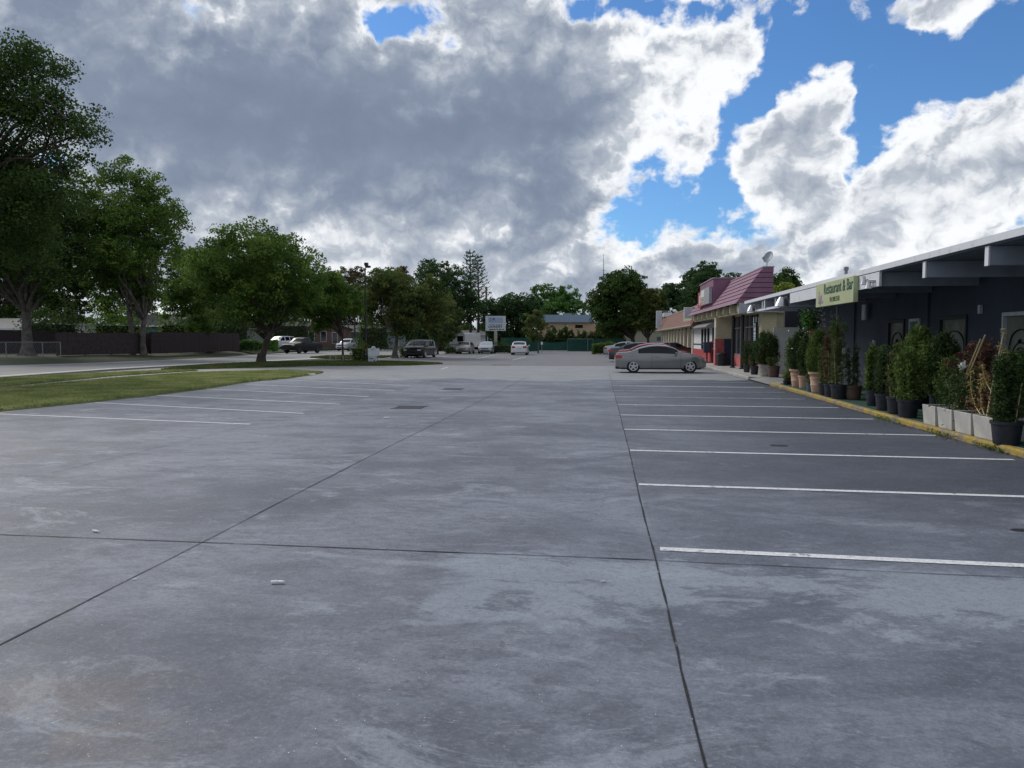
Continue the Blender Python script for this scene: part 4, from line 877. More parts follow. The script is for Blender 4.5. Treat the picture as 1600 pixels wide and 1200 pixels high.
x, y = pp(1247, 6.55); tf = potted('dark climber with white blossom in a tall ribbed pink urn', x, y, .25, .58, POTC, 1.7, .33, 'cedard', 7000, .075, 7, 'egg', 'urn')
x, y = pp(1258, 6.62); potted('leafy plant on a white trellis in a pale terracotta pot', x, y, .20, .40, POTC, 1.65, .27, 'cedard', 3600, .07, 8, 'egg')
x, y = pp(1279, 6.52); potted('dense tapering cedar in a ribbed pink terracotta urn', x, y, .255, .60, POTC, 1.75, .36, 'cedar', 14000, .055, 9, 'egg', 'urn', stem=.03)
x, y = pp(1266, 6.36); potted('small bluish pot with weeds between the two pink urns', x, y, .10, .26, M('pot_blue', (.06, .13, .19), .4), .75, .14, 'cedar', 500, .06, 10, 'column')
x, y = pp(1289, 6.42); potted('black pot with yellow green weeds right of the tapering cedar', x, y, .16, .32, POTB, 1.5, .22, 'cedar', 2600, .06, 11, 'column')
x, y = pp(1299, 6.40); potted('thin brownish upright shrub in a black pot near the pink urn', x, y, .18, .36, POTB, 2.15, .30, 'dry', 3800, .055, 12, 'column', stakes=1)
x, y = pp(1312, 6.42); potted('tall sparse brown and green shrub in the wider black pot', x, y, .22, .38, POTB, 2.3, .33, 'olive', 5200, .055, 13, 'column', stakes=1)
x, y = pp(1334, 6.75); potted('slim dark plant in a brown barrel pot', x, y, .21, .36, POTBR, 1.5, .20, 'cedard', 2600, .055, 14, 'thin', 'band')
SGN = [(1366, 6.62, .17, .36, 1.52, .21, 'cedar', 3800, 'feathery green shrub in a black pot right of the barrel pot'),
       (1384, 6.50, .20, .36, 1.46, .22, 'cedard', 4000, 'second feathery shrub of the black potted group, before the first door'),
       (1402, 6.46, .19, .36, 1.55, .21, 'olive', 3000, 'third feathery shrub of the black potted group, left of the huge bush'),
       (1421, 6.42, .205, .36, 1.42, .30, 'cedar', 7000, 'wide grey black pot with thin stems left of the pale planters')]
for i, (px, X, pr, ph, H, W, lf, n, lb) in enumerate(SGN):
    x, y = pp(px, X); potted(lb, x, y, pr, ph, POTB, H, W, lf, n, .065, 20 + i, 'column', stakes=2 if i > 1 else 0)
x, y = pp(1437, 7.15); potted('largest bush, broad dense and dark green, before the second door', x, y, .26, .38, POTB, 1.74, .46, 'cedar', 22000, .065, 30, 'egg', stem=.04, aspect=.3)
x, y = pp(1472, 7.3); potted('dark dense bush crowding the right side of the largest bush', x, y, .24, .38, POTB, 1.60, .42, 'cedard', 14000, .065, 31, 'egg', stem=.04)
x, y = pp(1484, 6.9); potted('low bright green shrub behind the pale planters', x, y, .17, .3, POTB, 1.15, .26, 'cedar', 3600, .06, 32, 'egg')
x, y = pp(1534, 7.1); potted('withered reddish brown shrub behind the pale planters', x, y, .24, .36, POTB, 1.58, .42, 'dryr', 6500, .065, 33, 'column', stem=.03)
x, y = pp(1512, 6.9); potted('smaller withered brown shrub left of the reddish one', x, y, .2, .34, POTB, 1.25, .36, 'dryr', 3600, .06, 34, 'column', stem=.02)
x, y = pp(1577, 6.33); potted('large black pot at the right edge with a green and brown shrub', x, y, .215, .34, POTB, 1.36, .22, 'cedard', 9500, .06, 35, 'column', stakes=2)
x, y = pp(1600, 6.9); potted('tall dark green shrub cut by the right edge of the picture', x, y, .26, .38, POTB, 1.42, .34, 'cedard', 9500, .06, 36, 'column', stakes=1)
x, y = pp(1556, 6.75); potted('low brown dried plant beside the large black pot', x, y, .2, .3, POTB, 1.0, .34, 'dry', 2600, .055, 37, 'column')

# white trellis arch with flowers
t = thing('flower_trellis', 'white lattice trellis with pale and pink artificial flowers behind the pink urns', 'trellis', (6.95, WY(1268, 6.95), ZW), R(60))
m = MB()
for k in range(9):
    m.tube([(-.3, 0, .25 + k * .2), (.3, 0, .25 + k * .2 + .3)], .010, 4); m.tube([(.3, 0, .25 + k * .2), (-.3, 0, .25 + k * .2 + .3)], .010, 4)
m.tube([(-.3, 0, 0), (-.3, 0, 2.2)], .018, 6); m.tube([(.3, 0, 0), (.3, 0, 2.2)], .018, 6); m.build('lattice', M('trellis_white', (.55, .55, .55), .6), t)
def blossoms(name, c, sp, n, mat, seed, par, s=.06):
    g = np.random.default_rng(seed); P = g.normal(0, 1, (n, 3)) * np.array(sp) + np.array(c); V = leaf_quads(P, s, g, .3, .9); return quads_mesh(name, V, mat, par)
FW = M('blossom_white', (.46, .50, .48), .7); FP = M('blossom_pink', (.45, .16, .20), .7); FG = LF['bright']
blossoms('pale_blossom', (.25, 0, 2.15), (.26, .16, .22), 620, FW, 1, t, .065); blossoms('pink_blossom', (-.40, -.1, 1.72), (.07, .06, .11), 160, FP, 2, t); blossoms('white_blossom', (-.2, -.15, 1.62), (.12, .06, .10), 140, FW, 3, t)
blossoms('greenery', (-.3, 0, 2.15), (.16, .12, .16), 900, FG, 4, t, .08); blossoms('greenery', (0, 0, 1.2), (.2, .1, .45), 1300, LF['cedard'], 5, t, .08)
blossoms('white_blossom', (-.15, -.2, .85), (.16, .05, .28), 60, FW, 6, t, .05)
blossoms('blossom', (-.1, -.12, 1.25), (.25, .2, .25), 90, FW, 8, tf, .055)

# concrete planters
PL = M('planter_pale_concrete', (.47, .46, .43), .8, col2=(.36, .355, .34), scale=3, bump=.2, bscale=30)
spans = [(1442, 1464.5), (1465.5, 1490), (1492, 1520), (1522, 1558)]; nm = ['leftmost pale concrete planter, next to the wide black pot', 'second pale concrete planter, with the leaning bamboo canes', 'third pale concrete planter, left of the bare straw coloured plant', 'rightmost and largest looking pale concrete planter beside the big black pot']
for i, (a, b) in enumerate(spans):
    ya, yb = WY(a, 5.93), WY(b, 5.93); c = (ya + yb) / 2; L = (ya - yb) - .03
    t = thing('planter', nm[i], 'planter', (6.18, c, ZW), R(-1.2 + i * .9), 'pale concrete planters'); h, w = .35, .25
    m = MB(); a_, b_ = .9, 1.0
    vs = [(-w*a_, -L/2*a_, 0), (w*a_, -L/2*a_, 0), (w*a_, L/2*a_, 0), (-w*a_, L/2*a_, 0), (-w, -L/2, h), (w, -L/2, h), (w, L/2, h), (-w, L/2, h),
          (-w+.03, -L/2+.03, h), (w-.03, -L/2+.03, h), (w-.03, L/2-.03, h), (-w+.03, L/2-.03, h), (-w+.03, -L/2+.03, h-.07), (w-.03, -L/2+.03, h-.07), (w-.03, L/2-.03, h-.07), (-w+.03, L/2-.03, h-.07)]
    m.add(vs, [(0,3,2,1), (0,1,5,4), (1,2,6,5), (2,3,7,6), (3,0,4,7), (4,5,9,8), (5,6,10,9), (6,7,11,10), (7,4,8,11), (8,9,13,12), (9,10,14,13), (10,11,15,14), (11,8,12,15)]); m.build('box', PL, t, bevel=.008)
    m = MB(); m.box(-w+.031, w-.031, -L/2+.031, L/2-.031, h-.09, h-.06); m.build('soil', SOIL, t)
    g = np.random.default_rng(90 + i)
    if i in (0, 2, 3):
        V = leaf_quads(g.normal(0, 1, (500 if i else 200, 3)) * np.array([.1, L * .25, .16]) + np.array([.03, 0, h + .12]), .07, g, .3, .4); quads_mesh('foliage', V, LF['dryr' if i else 'cedard'], t)
    if i == 1:
        for dd in (0, .07):
            m = MB(); m.tube([(0, .25 + dd, h - .1), (.12, -.55 + dd * 2.2, 1.62 - dd)], .013, 6); m.build('cane', BAMB, t)
        V = leaf_quads(g.normal(0, 1, (1600, 3)) * np.array([.12, .2, .22]) + np.array([.06, .05, h + .28]), .07, g, .3, .4); quads_mesh('foliage', V, LF['cedard'], t)
        blossoms('white_flower', (.0, -.1, 1.1), (.03, .05, .03), 30, FW, 77, t, .07)
    if i == 3:   # bare straw coloured shrub
        m = MB(); V = []; b0 = np.array([-.08, L/2 - .1, h - .08]); ST = M('straw_stem', (.55, .47, .25), .7)
        def br(s, e, r, bow): 
            s, e = np.array(s, float), np.array(e, float); mid = (s + e) / 2 + np.array(bow); P = [s * (1-u)**2 + 2*mid*u*(1-u) + e*u*u for u in np.linspace(0, 1, 7)]; m.tube(P, list(np.linspace(r, r * .35, 7)), 6, cap=False); return P
        main = br(b0, b0 + [.05, -.30, 1.38], .016, (0, .05, 0)); kids = [br(b0, b0 + [0, .55, .72], .010, (0, .28, -.2)), br(b0, b0 + [.05, .26, .62], .009, (0, .22, -.05)), br(b0, b0 + [0, -.50, .22], .008, (0, -.15, .28)), br(b0, b0 + [0, -.60, .45], .008, (0, -.05, .10)), br(main[2], main[2] + [.0, -.36, .34], .008, (0, -.1, -.04)), br(main[2], main[2] + [0, .3, .38], .007, (0, .08, -.05)), br(main[3], main[3] + [0, -.22, .38], .006, (0, -.05, 0))]
        m.build('bare_stem', ST, t)
        for P in kids + [main[3:]]:
            for k in range(2, len(P)):
                V.append(leaf_quads(P[k] + g.normal(0, .035, (26, 3)), .07, g, .1, .28, -.3))
        quads_mesh('dry_leaves', np.concatenate(V), LF['straw'], t)

# ================================================================ STREET SIDE: fences, houses, signs
BOARD = M('fence_board_brown', (.042, .029, .029), .9, col2=(.027, .020, .022), scale=4, bump=.3)
BOARD2 = M('fence_board_grey', (.066, .050, .049), .9, col2=(.042, .033, .034), scale=4, bump=.3)
def board_fence(label, p, q, h, mat, seed, z=VZ):
    p, q = Vector(p), Vector(q); d = q - p; d.z = 0; L = d.length; rz = math.atan2(d.y, d.x); r = random.Random(seed)
    t = thing('board_fence', label, 'fence', (p.x, p.y, z), rz); m = MB(); x = 0
    while x < L:
        w = .14; m.box(x, x + w - .012, r.uniform(-.008, .008), .025, .04, h + r.uniform(-.02, .015)); x += w
    m.build('boards', mat, t)
    m = MB()
    for zz in (.35, h - .35): m.box(0, L, .03, .07, zz, zz + .09)
    m.build('rails', mat, t)
    for i in range(int(L / 2.4) + 1): m = MB(); m.box(i * 2.4, i * 2.4 + .1, .075, .17, 0, h - .05); m.build('post', mat, t)
fp = lambda px, py: gp(px, py, VZ)
board_fence('weathered grey brown board fence behind the two big left trees', fp(90, 556), fp(236, 553.0), 1.85, BOARD2, 1)
board_fence('darker brown board fence running to the bright hedge', fp(236.5, 553.2), fp(374, 549.0), 1.95, BOARD, 2)
board_fence('dark board fence behind the low chain link fence at the far left', fp(-160, 553.5), fp(89, 553.5), 2.0, BOARD, 3)
t = thing('chain_link_fence', 'low chain link fence with pale posts at the far left verge', 'fence', tuple(fp(-60, 557.5)), 0); o0 = fp(-60, 557.5)
P = [fp(x, 557.5) - o0 for x in (-60, -25, 10, 67, 95)]
for p in P: m = MB(); m.tube([p, p + Vector((0, 0, 1.1))], .035, 6); m.build('post', GREYM, t)
m = MB(); m.tube([P[0] + Vector((0, 0, 1.08)), P[-1] + Vector((0, 0, 1.08))], .025, 6); m.build('top_rail', GREYM, t)
m = MB(); L = (P[-1] - P[0]); n = 60
for i in range(n):
    a = P[0] + L * (i / n); 
    for s in (1, -1):
        b = a + L * (1.0 / n) * 3 * s
        if 0 <= i + 3 * s <= n: m.tube([a + Vector((0, 0, .03)), b + Vector((0, 0, 1.06))], .004, 3, cap=False)
m.build('wire_mesh', GREYM, t)

def house(name, label, c, rz, w, d, h, rh, wall, roof, wins=(), door=None, over=.4, z=VZ + .1, trim=WHITE, kind='gable', chimney=False):
    """w along local x (front at -y); gable runs along x"""
    t = thing(name, label, 'house', (c[0], c[1], z), rz)
    m = MB(); m.box(-w/2, w/2, 0, d, 0, h)
    if kind == 'gable': m.prism([(0, h), (d/2, h + rh), (d, h)], -w/2 + .001, w/2 - .001, 'x')
    if kind == 'front': m.prism([(-w/2, h), (0, h + rh), (w/2, h)], .001, d, 'y')
    m.build('wall', wall, t)
    m = MB(); e = .14
    if kind == 'gable':
        k = rh / (d / 2); m.prism([(-over, h - over*k + .02), (d/2, h + rh + .02), (d + over, h - over*k + .02), (d + over, h - over*k + .02 + e), (d/2, h + rh + .02 + e), (-over, h - over*k + .02 + e)], -w/2 - over, w/2 + over, 'x')
    elif kind == 'front':
        k = rh / (w / 2); m.prism([(-w/2 - over, h - over*k + .02), (0, h + rh + .02), (w/2 + over, h - over*k + .02), (w/2 + over, h - over*k + .02 + e), (0, h + rh + .02 + e), (-w/2 - over, h - over*k + .02 + e)], -over, d + over, 'y')
    else: m.box(-w/2 - over, w/2 + over, -over, d + over, h + .003, h + .22)
    m.build('roof', roof, t)
    m = MB(); m.box(-w/2 - over, w/2 + over, -over - .03, -over - .003, h - (over * rh / (d/2) if kind == 'gable' else -.003) - .02, h + .24 if kind == 'flat' else h - (over * rh / (d/2)) + .17)
    if kind != 'front': m.build('fascia', trim, t)
    for (x, zz, ww, hh) in wins:
        m = MB(); m.box(x - ww/2 - .08, x + ww/2 + .08, -.05, -.003, zz - .08, zz + hh + .08); f = m.build('window', trim, t)
        m = MB(); m.box(x - ww/2, x + ww/2, -.06, -.053, zz, zz + hh); m.build('pane', GLASSD, f)
    if door is not None: m = MB(); m.box(door - .45, door + .45, -.04, -.003, 0, 2.05); m.build('door', trim, t)
    if chimney: m = MB(); m.box(w * .2, w * .2 + .6, d * .3, d * .3 + .6, h, h + rh + .7); m.build('chimney', wall, t)
    return t
TEAL = M('teal_wall', (.10, .17, .19), .8, var=.06); WHW = M('white_wall', (.50, .51, .52), .8, var=.05); GYW = M('blue_grey_wall', (.22, .26, .30), .8, var=.06); DKW = M('dark_wall', (.035, .035, .04), .8)
ROOFL = M('pale_roof', (.055, .058, .068), .7, var=.06)
c = pd(-48, 78, 0); house('yard_house', 'low dark house with pale grey gable roof at the left edge behind the fence', c, YAW + R(6), 11, 7, 2.3, 1.0, DKW, ROOFL, kind='gable')
c = pd(132, 94, 0); house('yard_house', 'long low house with a white edged flat roof behind the grey board fence', c, YAW, 13, 7, 2.95, 0, DKW, M('flat_roof_grey', (.12, .12, .13), .8), kind='flat', wins=((-3, 1.2, 1.2, .9), (2, 1.2, 1.2, .9)))
c = pd(142, 84, 0); house('yard_shed', 'pale gabled shed roof just above the grey board fence', c, YAW + R(70), 6.4, 4.6, 2.0, .85, DKW, ROOFL)
c = pd(232, 92, 0); house('teal_house', 'teal house with grey brown gable roof behind the darker board fence', c, YAW - R(14), 7.2, 7, 2.9, 1.3, TEAL, SHING2, kind='gable', wins=((-1.0, 1.1, 1.4, 1.1),))
c = pd(350, 118, 0); house('yard_house', 'small white walled house glimpsed through the trees above the board fence', c, YAW, 13, 7, 2.9, 1.0, WHW, SHING2, wins=((0, 1.2, 1.3, 1),))
c = pd(432, 128, 0); house('teal_cottage', 'pale teal cottage seen above the black pickup', c, YAW, 10, 7, 3.0, 1.1, TEAL, SHING2, wins=((-2, 1.1, 1.1, 1.2), (1, 1.1, 1.1, 1.2)))
c = pd(512, 124, 0); house('brick_house', 'brown brick house with white windows between the pickup and the white suv', c, YAW + R(14), 7.6, 9, 2.9, 1.1, BRRD, SHING2, kind='front', wins=((-2.5, .9, .8, 1.6), (-.6, .9, .8, 1.6), (1.2, .6, .8, 1.7)))
c = pd(548, 133, 0); house('pale_roof_house', 'low house with a pale grey roof right of the brick house', c, YAW, 11, 8, 2.6, 1.0, GYW, ROOFL)
c = pd(606, 122, 0); house('grey_shed', 'blue grey flat shed left of the brownish tree trunk', c, YAW, 4.6, 4, 2.7, 0, GYW, SHING2, kind='flat', z=.3)
c = pd(650, 128, 0); house('white_house', 'white walled low house behind the black minivan', c, YAW, 9.5, 6, 2.7, .8, WHW, SHING2, z=.3, wins=((-2, 1, 1, 1), (2.3, 1, 1, 1)))
c = pd(688, 136, 0); house('white_garage', 'small white garage left of the white motorhome', c, YAW, 5, 6, 2.5, .7, WHW, SHING2, z=.2)
c = pd(742, 140, 0); house('white_house', 'small white house glimpsed between the sedans', c, YAW, 4.5, 6, 2.4, .7, WHW, SHING2, z=.2)

# lamp post with its black base
b = gp(572, 565.5, .03); t = thing('lamp_post', 'tall black lamp post with a flared black base on the grass', 'street lamp', tuple(b))
H = zat(421, 56.0); m = MB(); m.tube([(0, 0, .6), (0, 0, H)], [.075, .05], 10); m.build('pole', BLACKM, t, smooth=True)
m = MB(); m.lathe([(.30, 0), (.30, .5), (.24, .62), (.11, .92), (.085, 1.0)], 8); m.build('base', BLACKM, t)
m = MB(); m.tube([(0, 0, H - .1), (.1, 0, H + .05)], .03, 6); m.cbox((.22, 0, H + .08), (.36, .30, .13)); m.cbox((.10, .0, H + .26), (.26, .24, .22)); m.build('lamp_head', BLACKM, t, bevel=.01)
m = MB(); m.cbox((.22, 0, H + .0), (.26, .2, .02)); m.build('lens', M('lens_pale', (.4, .42, .45), .3), t)
for i, px in enumerate((516, 524.5, 536)):
    b = gp(px, 565.5, .03); t = thing('pipe_bollard', ['leftmost thin pale pipe bollard', 'middle thin pale pipe bollard', 'rightmost thin pale pipe bollard, by the slender tree'][i] + ' on the grass', 'bollard', tuple(b), 0, 'thin pipe bollards')
    m = MB(); m.tube([(0, 0, 0), (0, 0, .48)], .05, 8); m.build('pipe', M('pipe_pale', (.30, .28, .22), .7), t); m = MB(); m.lathe([(.052, .481), (.05, .5), (.02, .52)], 8); m.build('cap', GREYM, t)
# small sign stand beside the lamp post
b = gp(582, 566.5, .03); t = thing('yard_sign', 'small white yard sign with red and blue print right of the lamp post base', 'sign', tuple(b), YAW)
m = MB(); m.box(-.30, .30, -.02, .02, .05, .95); m.build('sign_board', M('yard_sign_white', (.60, .62, .66), .5, var=.05), t)
m = MB(); m.box(-.22, .26, -.026, -.022, .48, .60); m.build('red_band', M('sign_red', (.4, .05, .06)), t)
m = MB(); m.box(-.2, .2, -.026, -.022, .70, .80); m.box(-.2, .05, -.026, -.022, .24, .32); m.box(.08, .2, -.026, -.022, .12, .2); m.build('blue_marks', M('sign_blue', (.06, .12, .3), .5), t)
m = MB(); m.tube([(-.22, 0, 0), (-.22, 0, .06)], .012, 5); m.tube([(.22, 0, 0), (.22, 0, .06)], .012, 5); m.build('wire_legs', GREYM, t)
b = gp(577, 567.5, .03); t = thing('topper_sign', 'white scalloped sign top behind the yard sign', 'sign', (b.x + .15, b.y + .5, .03), YAW)
m = MB(); m.box(-.38, .42, 0, .03, .5, 1.02); m.lathe([(.16, 0), (.16, .03)], 14, (0, 0, 1.03), 'y'); m.build('sign_board', M('yard_sign_white', (.6, .62, .66)), t); m = MB(); m.tube([(-.3, .015, 0), (-.3, .015, .5)], .015, 5); m.tube([(.3, .015, 0), (.3, .015, .5)], .015, 5); m.build('legs', GREYM, t)
# pylon sign
D = 99; b = pd(774.5, D, 0); t = thing('pylon_sign', 'tall white pylon sign with faded picture and the word LAUNDRY', 'sign', tuple(b), YAW)
zt, zb_ = zat(494, D), zat(517, D); m = MB(); m.box(-.2, .2, -.15, .15, 0, zb_); m.build('post', M('post_pale', (.36, .34, .30), .8), t, bevel=.01)
m = MB(); m.box(-1.32, 1.32, -.14, .14, zb_, zt); m.build('cabinet', M('sign_white_aged', (.52, .55, .58), .5, var=.04), t, bevel=.015)
m = MB(); m.box(-.95, .95, -.148, -.142, zb_ + 1.05, zt - .15); m.build('picture_panel', M('faded_blue', (.24, .35, .50), .5, col2=(.36, .40, .52), scale=1.5), t)
m = MB(); m.box(-.8, -.5, -.153, -.149, zt - .4, zt - .3); m.box(-.4, -.1, -.153, -.149, zt - .55, zt - .28); m.box(-.75, -.55, -.153, -.149, zt - .62, zt - .54); m.build('faded_mark', M('faded_navy', (.10, .16, .27), .5), t)
text_obj('lettering', 'LAUNDRY', M('navy_ink', (.02, .015, .06), .5), t, .40, (-.96, -.145, zb_ + .34), (1, 0, 0), (0, 0, 1), sx=1.0, bold=.012)
m = MB()
for a_, b_2 in ((-.85, -.55), (-.5, -.1), (.05, .4), (.45, .85)): m.box(a_, b_2, -.148, -.142, zb_ + .78, zb_ + .84)
m.build('small_print', M('red_brown_ink', (.12, .04, .06), .5), t)
m = MB()
for a_, b_2 in ((-.85, -.3), (-.25, 0), (.1, .3), (.4, .75), (.85, 1.1)): m.box(a_, b_2, -.148, -.142, zb_ + .13, zb_ + .24)
m.build('bottom_print', M('navy_ink', (.02, .015, .06)), t)
# T shaped lamp, pole, mast
D = 118; b = pd(800, D, 0); t = thing('lamp_post', 'pale T shaped double lamp right of the pylon sign', 'street lamp', tuple(b), YAW); H = zat(512, D)
m = MB(); m.tube([(0, 0, 0), (0, 0, H)], .09, 8); m.build('pole', M('pole_pale', (.45, .46, .46), .6), t); m = MB(); m.box(-.62, .62, -.16, .16, H, H + .14); m.build('lamp_head', M('pole_pale', (.45, .46, .46)), t)
m = MB(); D = 120; b = pd(623, D, 0); t = thing('lamp_post', 'pale T shaped lamp above the white house behind the minivan', 'street lamp', tuple(b), YAW); H = zat(514, D)
m = MB(); m.tube([(0, 0, 0), (0, 0, H)], .08, 8); m.build('pole', M('pole_pale', (.45, .46, .46)), t); m = MB(); m.box(-.5, .5, -.15, .15, H, H + .12); m.build('lamp_head', M('pole_pale', (.45, .46, .46)), t)
D = 125; b = pd(760, D, 0); H = zat(449, D); t = thing('utility_pole', 'dark wooden utility pole rising above the pylon sign', 'pole', tuple(b)); m = MB(); m.tube([(0, 0, 0), (0, 0, H)], [.17, .12], 8); m.build('pole', M('pole_wood', (.05, .042, .038), .9), t)
m = MB(); m.box(-.9, .9, -.06, .06, H - .9, H - .78); m.build('crossarm', M('pole_wood', (.05, .042, .038)), t)
D = 230; b = pd(942, D, 0); H = zat(398, D); t = thing('radio_mast', 'thin grey radio mast rising behind the oak at the end of the lot', 'mast', tuple(b)); m = MB(); m.tube([(0, 0, 0), (0, 0, H * .8), (0, 0, H)], [.20, .13, .05], 6); m.build('mast', M('mast_grey', (.20, .23, .27), .6), t)
m = MB(); m.tube([(-.5, 0, H * .82), (.5, 0, H * .82)], .05, 5); m.tube([(0, 0, H * .7), (.0, .5, H * .75)], .05, 5); m.build('antenna', M('mast_grey', (.2, .23, .27)), t)
D = 104; b = pd(858.5, D, 0)

# green screen fence across the far end
SCR = M('green_screen_cloth', (.018, .085, .065), .85, col2=(.013, .062, .05), scale=1.2, bump=.3, bscale=5)
D0 = 108
def screen(label, x0, x1, D_, h, panel=False, sag=0):
    a, b = pd(x0, D_, 0), pd(x1, D_, 0); L = (b - a).length; t = thing('screen_fence', label, 'fence', tuple(a), YAW, 'green screen fence runs'); n = max(4, int(L * 2)); r = random.Random(int(x0)); m = MB(); vs = []
    for i in range(n + 1):
        yy = r.uniform(-.03, .03); zz = h - sag * math.sin(math.pi * i / n); vs += [(L*i/n, yy, .06 + (.18 if sag else 0)), (L*i/n, yy * .5, zz), (L*i/n, yy + .02, .06 + (.18 if sag else 0)), (L*i/n, yy * .5 + .02, zz)]
    m.add(vs, [f for i in range(n) for f in ((i*4, i*4+4, i*4+5, i*4+1), (i*4+2, i*4+3, i*4+7, i*4+6), (i*4+1, i*4+5, i*4+7, i*4+3))]); m.build('cloth', SCR, t)
    k = max(1, int(L / 3))
    for i in range(k + 1): m = MB(); m.tube([(L*i/k, .06, 0), (L*i/k, .06, h + .06)], .035, 6); m.build('post', M('post_green_grey', (.14, .20, .19), .5), t)
    if panel: m = MB(); m.tube([(0, -.04, h + .03), (L, -.04, h + .03)], .035, 6); m.tube([(0, -.04, .05), (L, -.04, .05)], .03, 6); m.tube([(L * .8, -.05, 0), (L * .8, -.05, h)], .04, 6); m.build('frame', M('post_green_grey2', (.24, .30, .29), .5), t)
screen('green screen fence run behind the white parked hatchback', 783, 846, D0 + 2, 1.95)
screen('sagging stretch of green screen fence right of the young tree', 847, 886, D0, 1.45, sag=.18)
screen('framed green screen gate panel in the middle of the fence', 887, 926, D0 - 1, 1.75, True)
screen('green screen fence run left of the clipped hedge', 927, 978, D0 + 1, 1.80)
b = pd(864, D0 - 1.5, 0); m = MB(); m.box(-2.0, 2.0, -.1, .1, 0, .16); t = m.build('concrete_kerb_block', M('pale_block', (.5, .5, .5), .8)); t.location = b; t.rotation_euler = (0, 0, YAW); tag(t, 'long low pale concrete kerb block under the sagging green fence', 'kerb block')
b = pd(846.5, 88, 0); t = thing('sign_post', 'short dark post with a small white plate by the young tree', 'post', tuple(b), YAW); m = MB(); m.tube([(0, 0, 0), (0, 0, 1.3)], .03, 6); m.build('post', GREYM, t); m = MB(); m.box(-.12, .12, -.05, -.03, 1.1, 1.4); m.build('plate', WHITE, t)

# ================================================================ VEHICLES
def paint(name, col, metal=.5, rough=.28): return M('paint_' + name, col, rough, var=.03, scale=2, metal=metal, coat=.7)
TYRE = M('tyre_rubber', (.014, .014, .015), .85); RIM = M('alloy_rim', (.50, .51, .53), .35, metal=.3); CGLASS = M('car_glass', (.006, .009, .014), .08, spec=.25); CGLASS_L = M('car_glass_pale', (.30, .34, .38), .08, spec=.8)
HL = M('headlight_lens', (.40, .43, .46), .12, spec=.8); TL = M('tail_light_red', (.36, .02, .025), .2, spec=.7); TRIMB = M('black_trim', (.016, .016, .018), .5); PLATE = M('number_plate', (.50, .52, .50), .5); CHROME = M('chrome', (.55, .56, .58), .2, metal=1)
ZB0 = .20
def interp(pts, x):
    xs = [p[0] for p in pts]; ys = [p[1] for p in pts]; return float(np.interp(x, xs, ys))
def smooth_prof(pts, x, w=.10): return sum(interp(pts, x + d * w) * k for d, k in ((-1, .15), (-.5, .2), (0, .3), (.5, .2), (1, .15)))
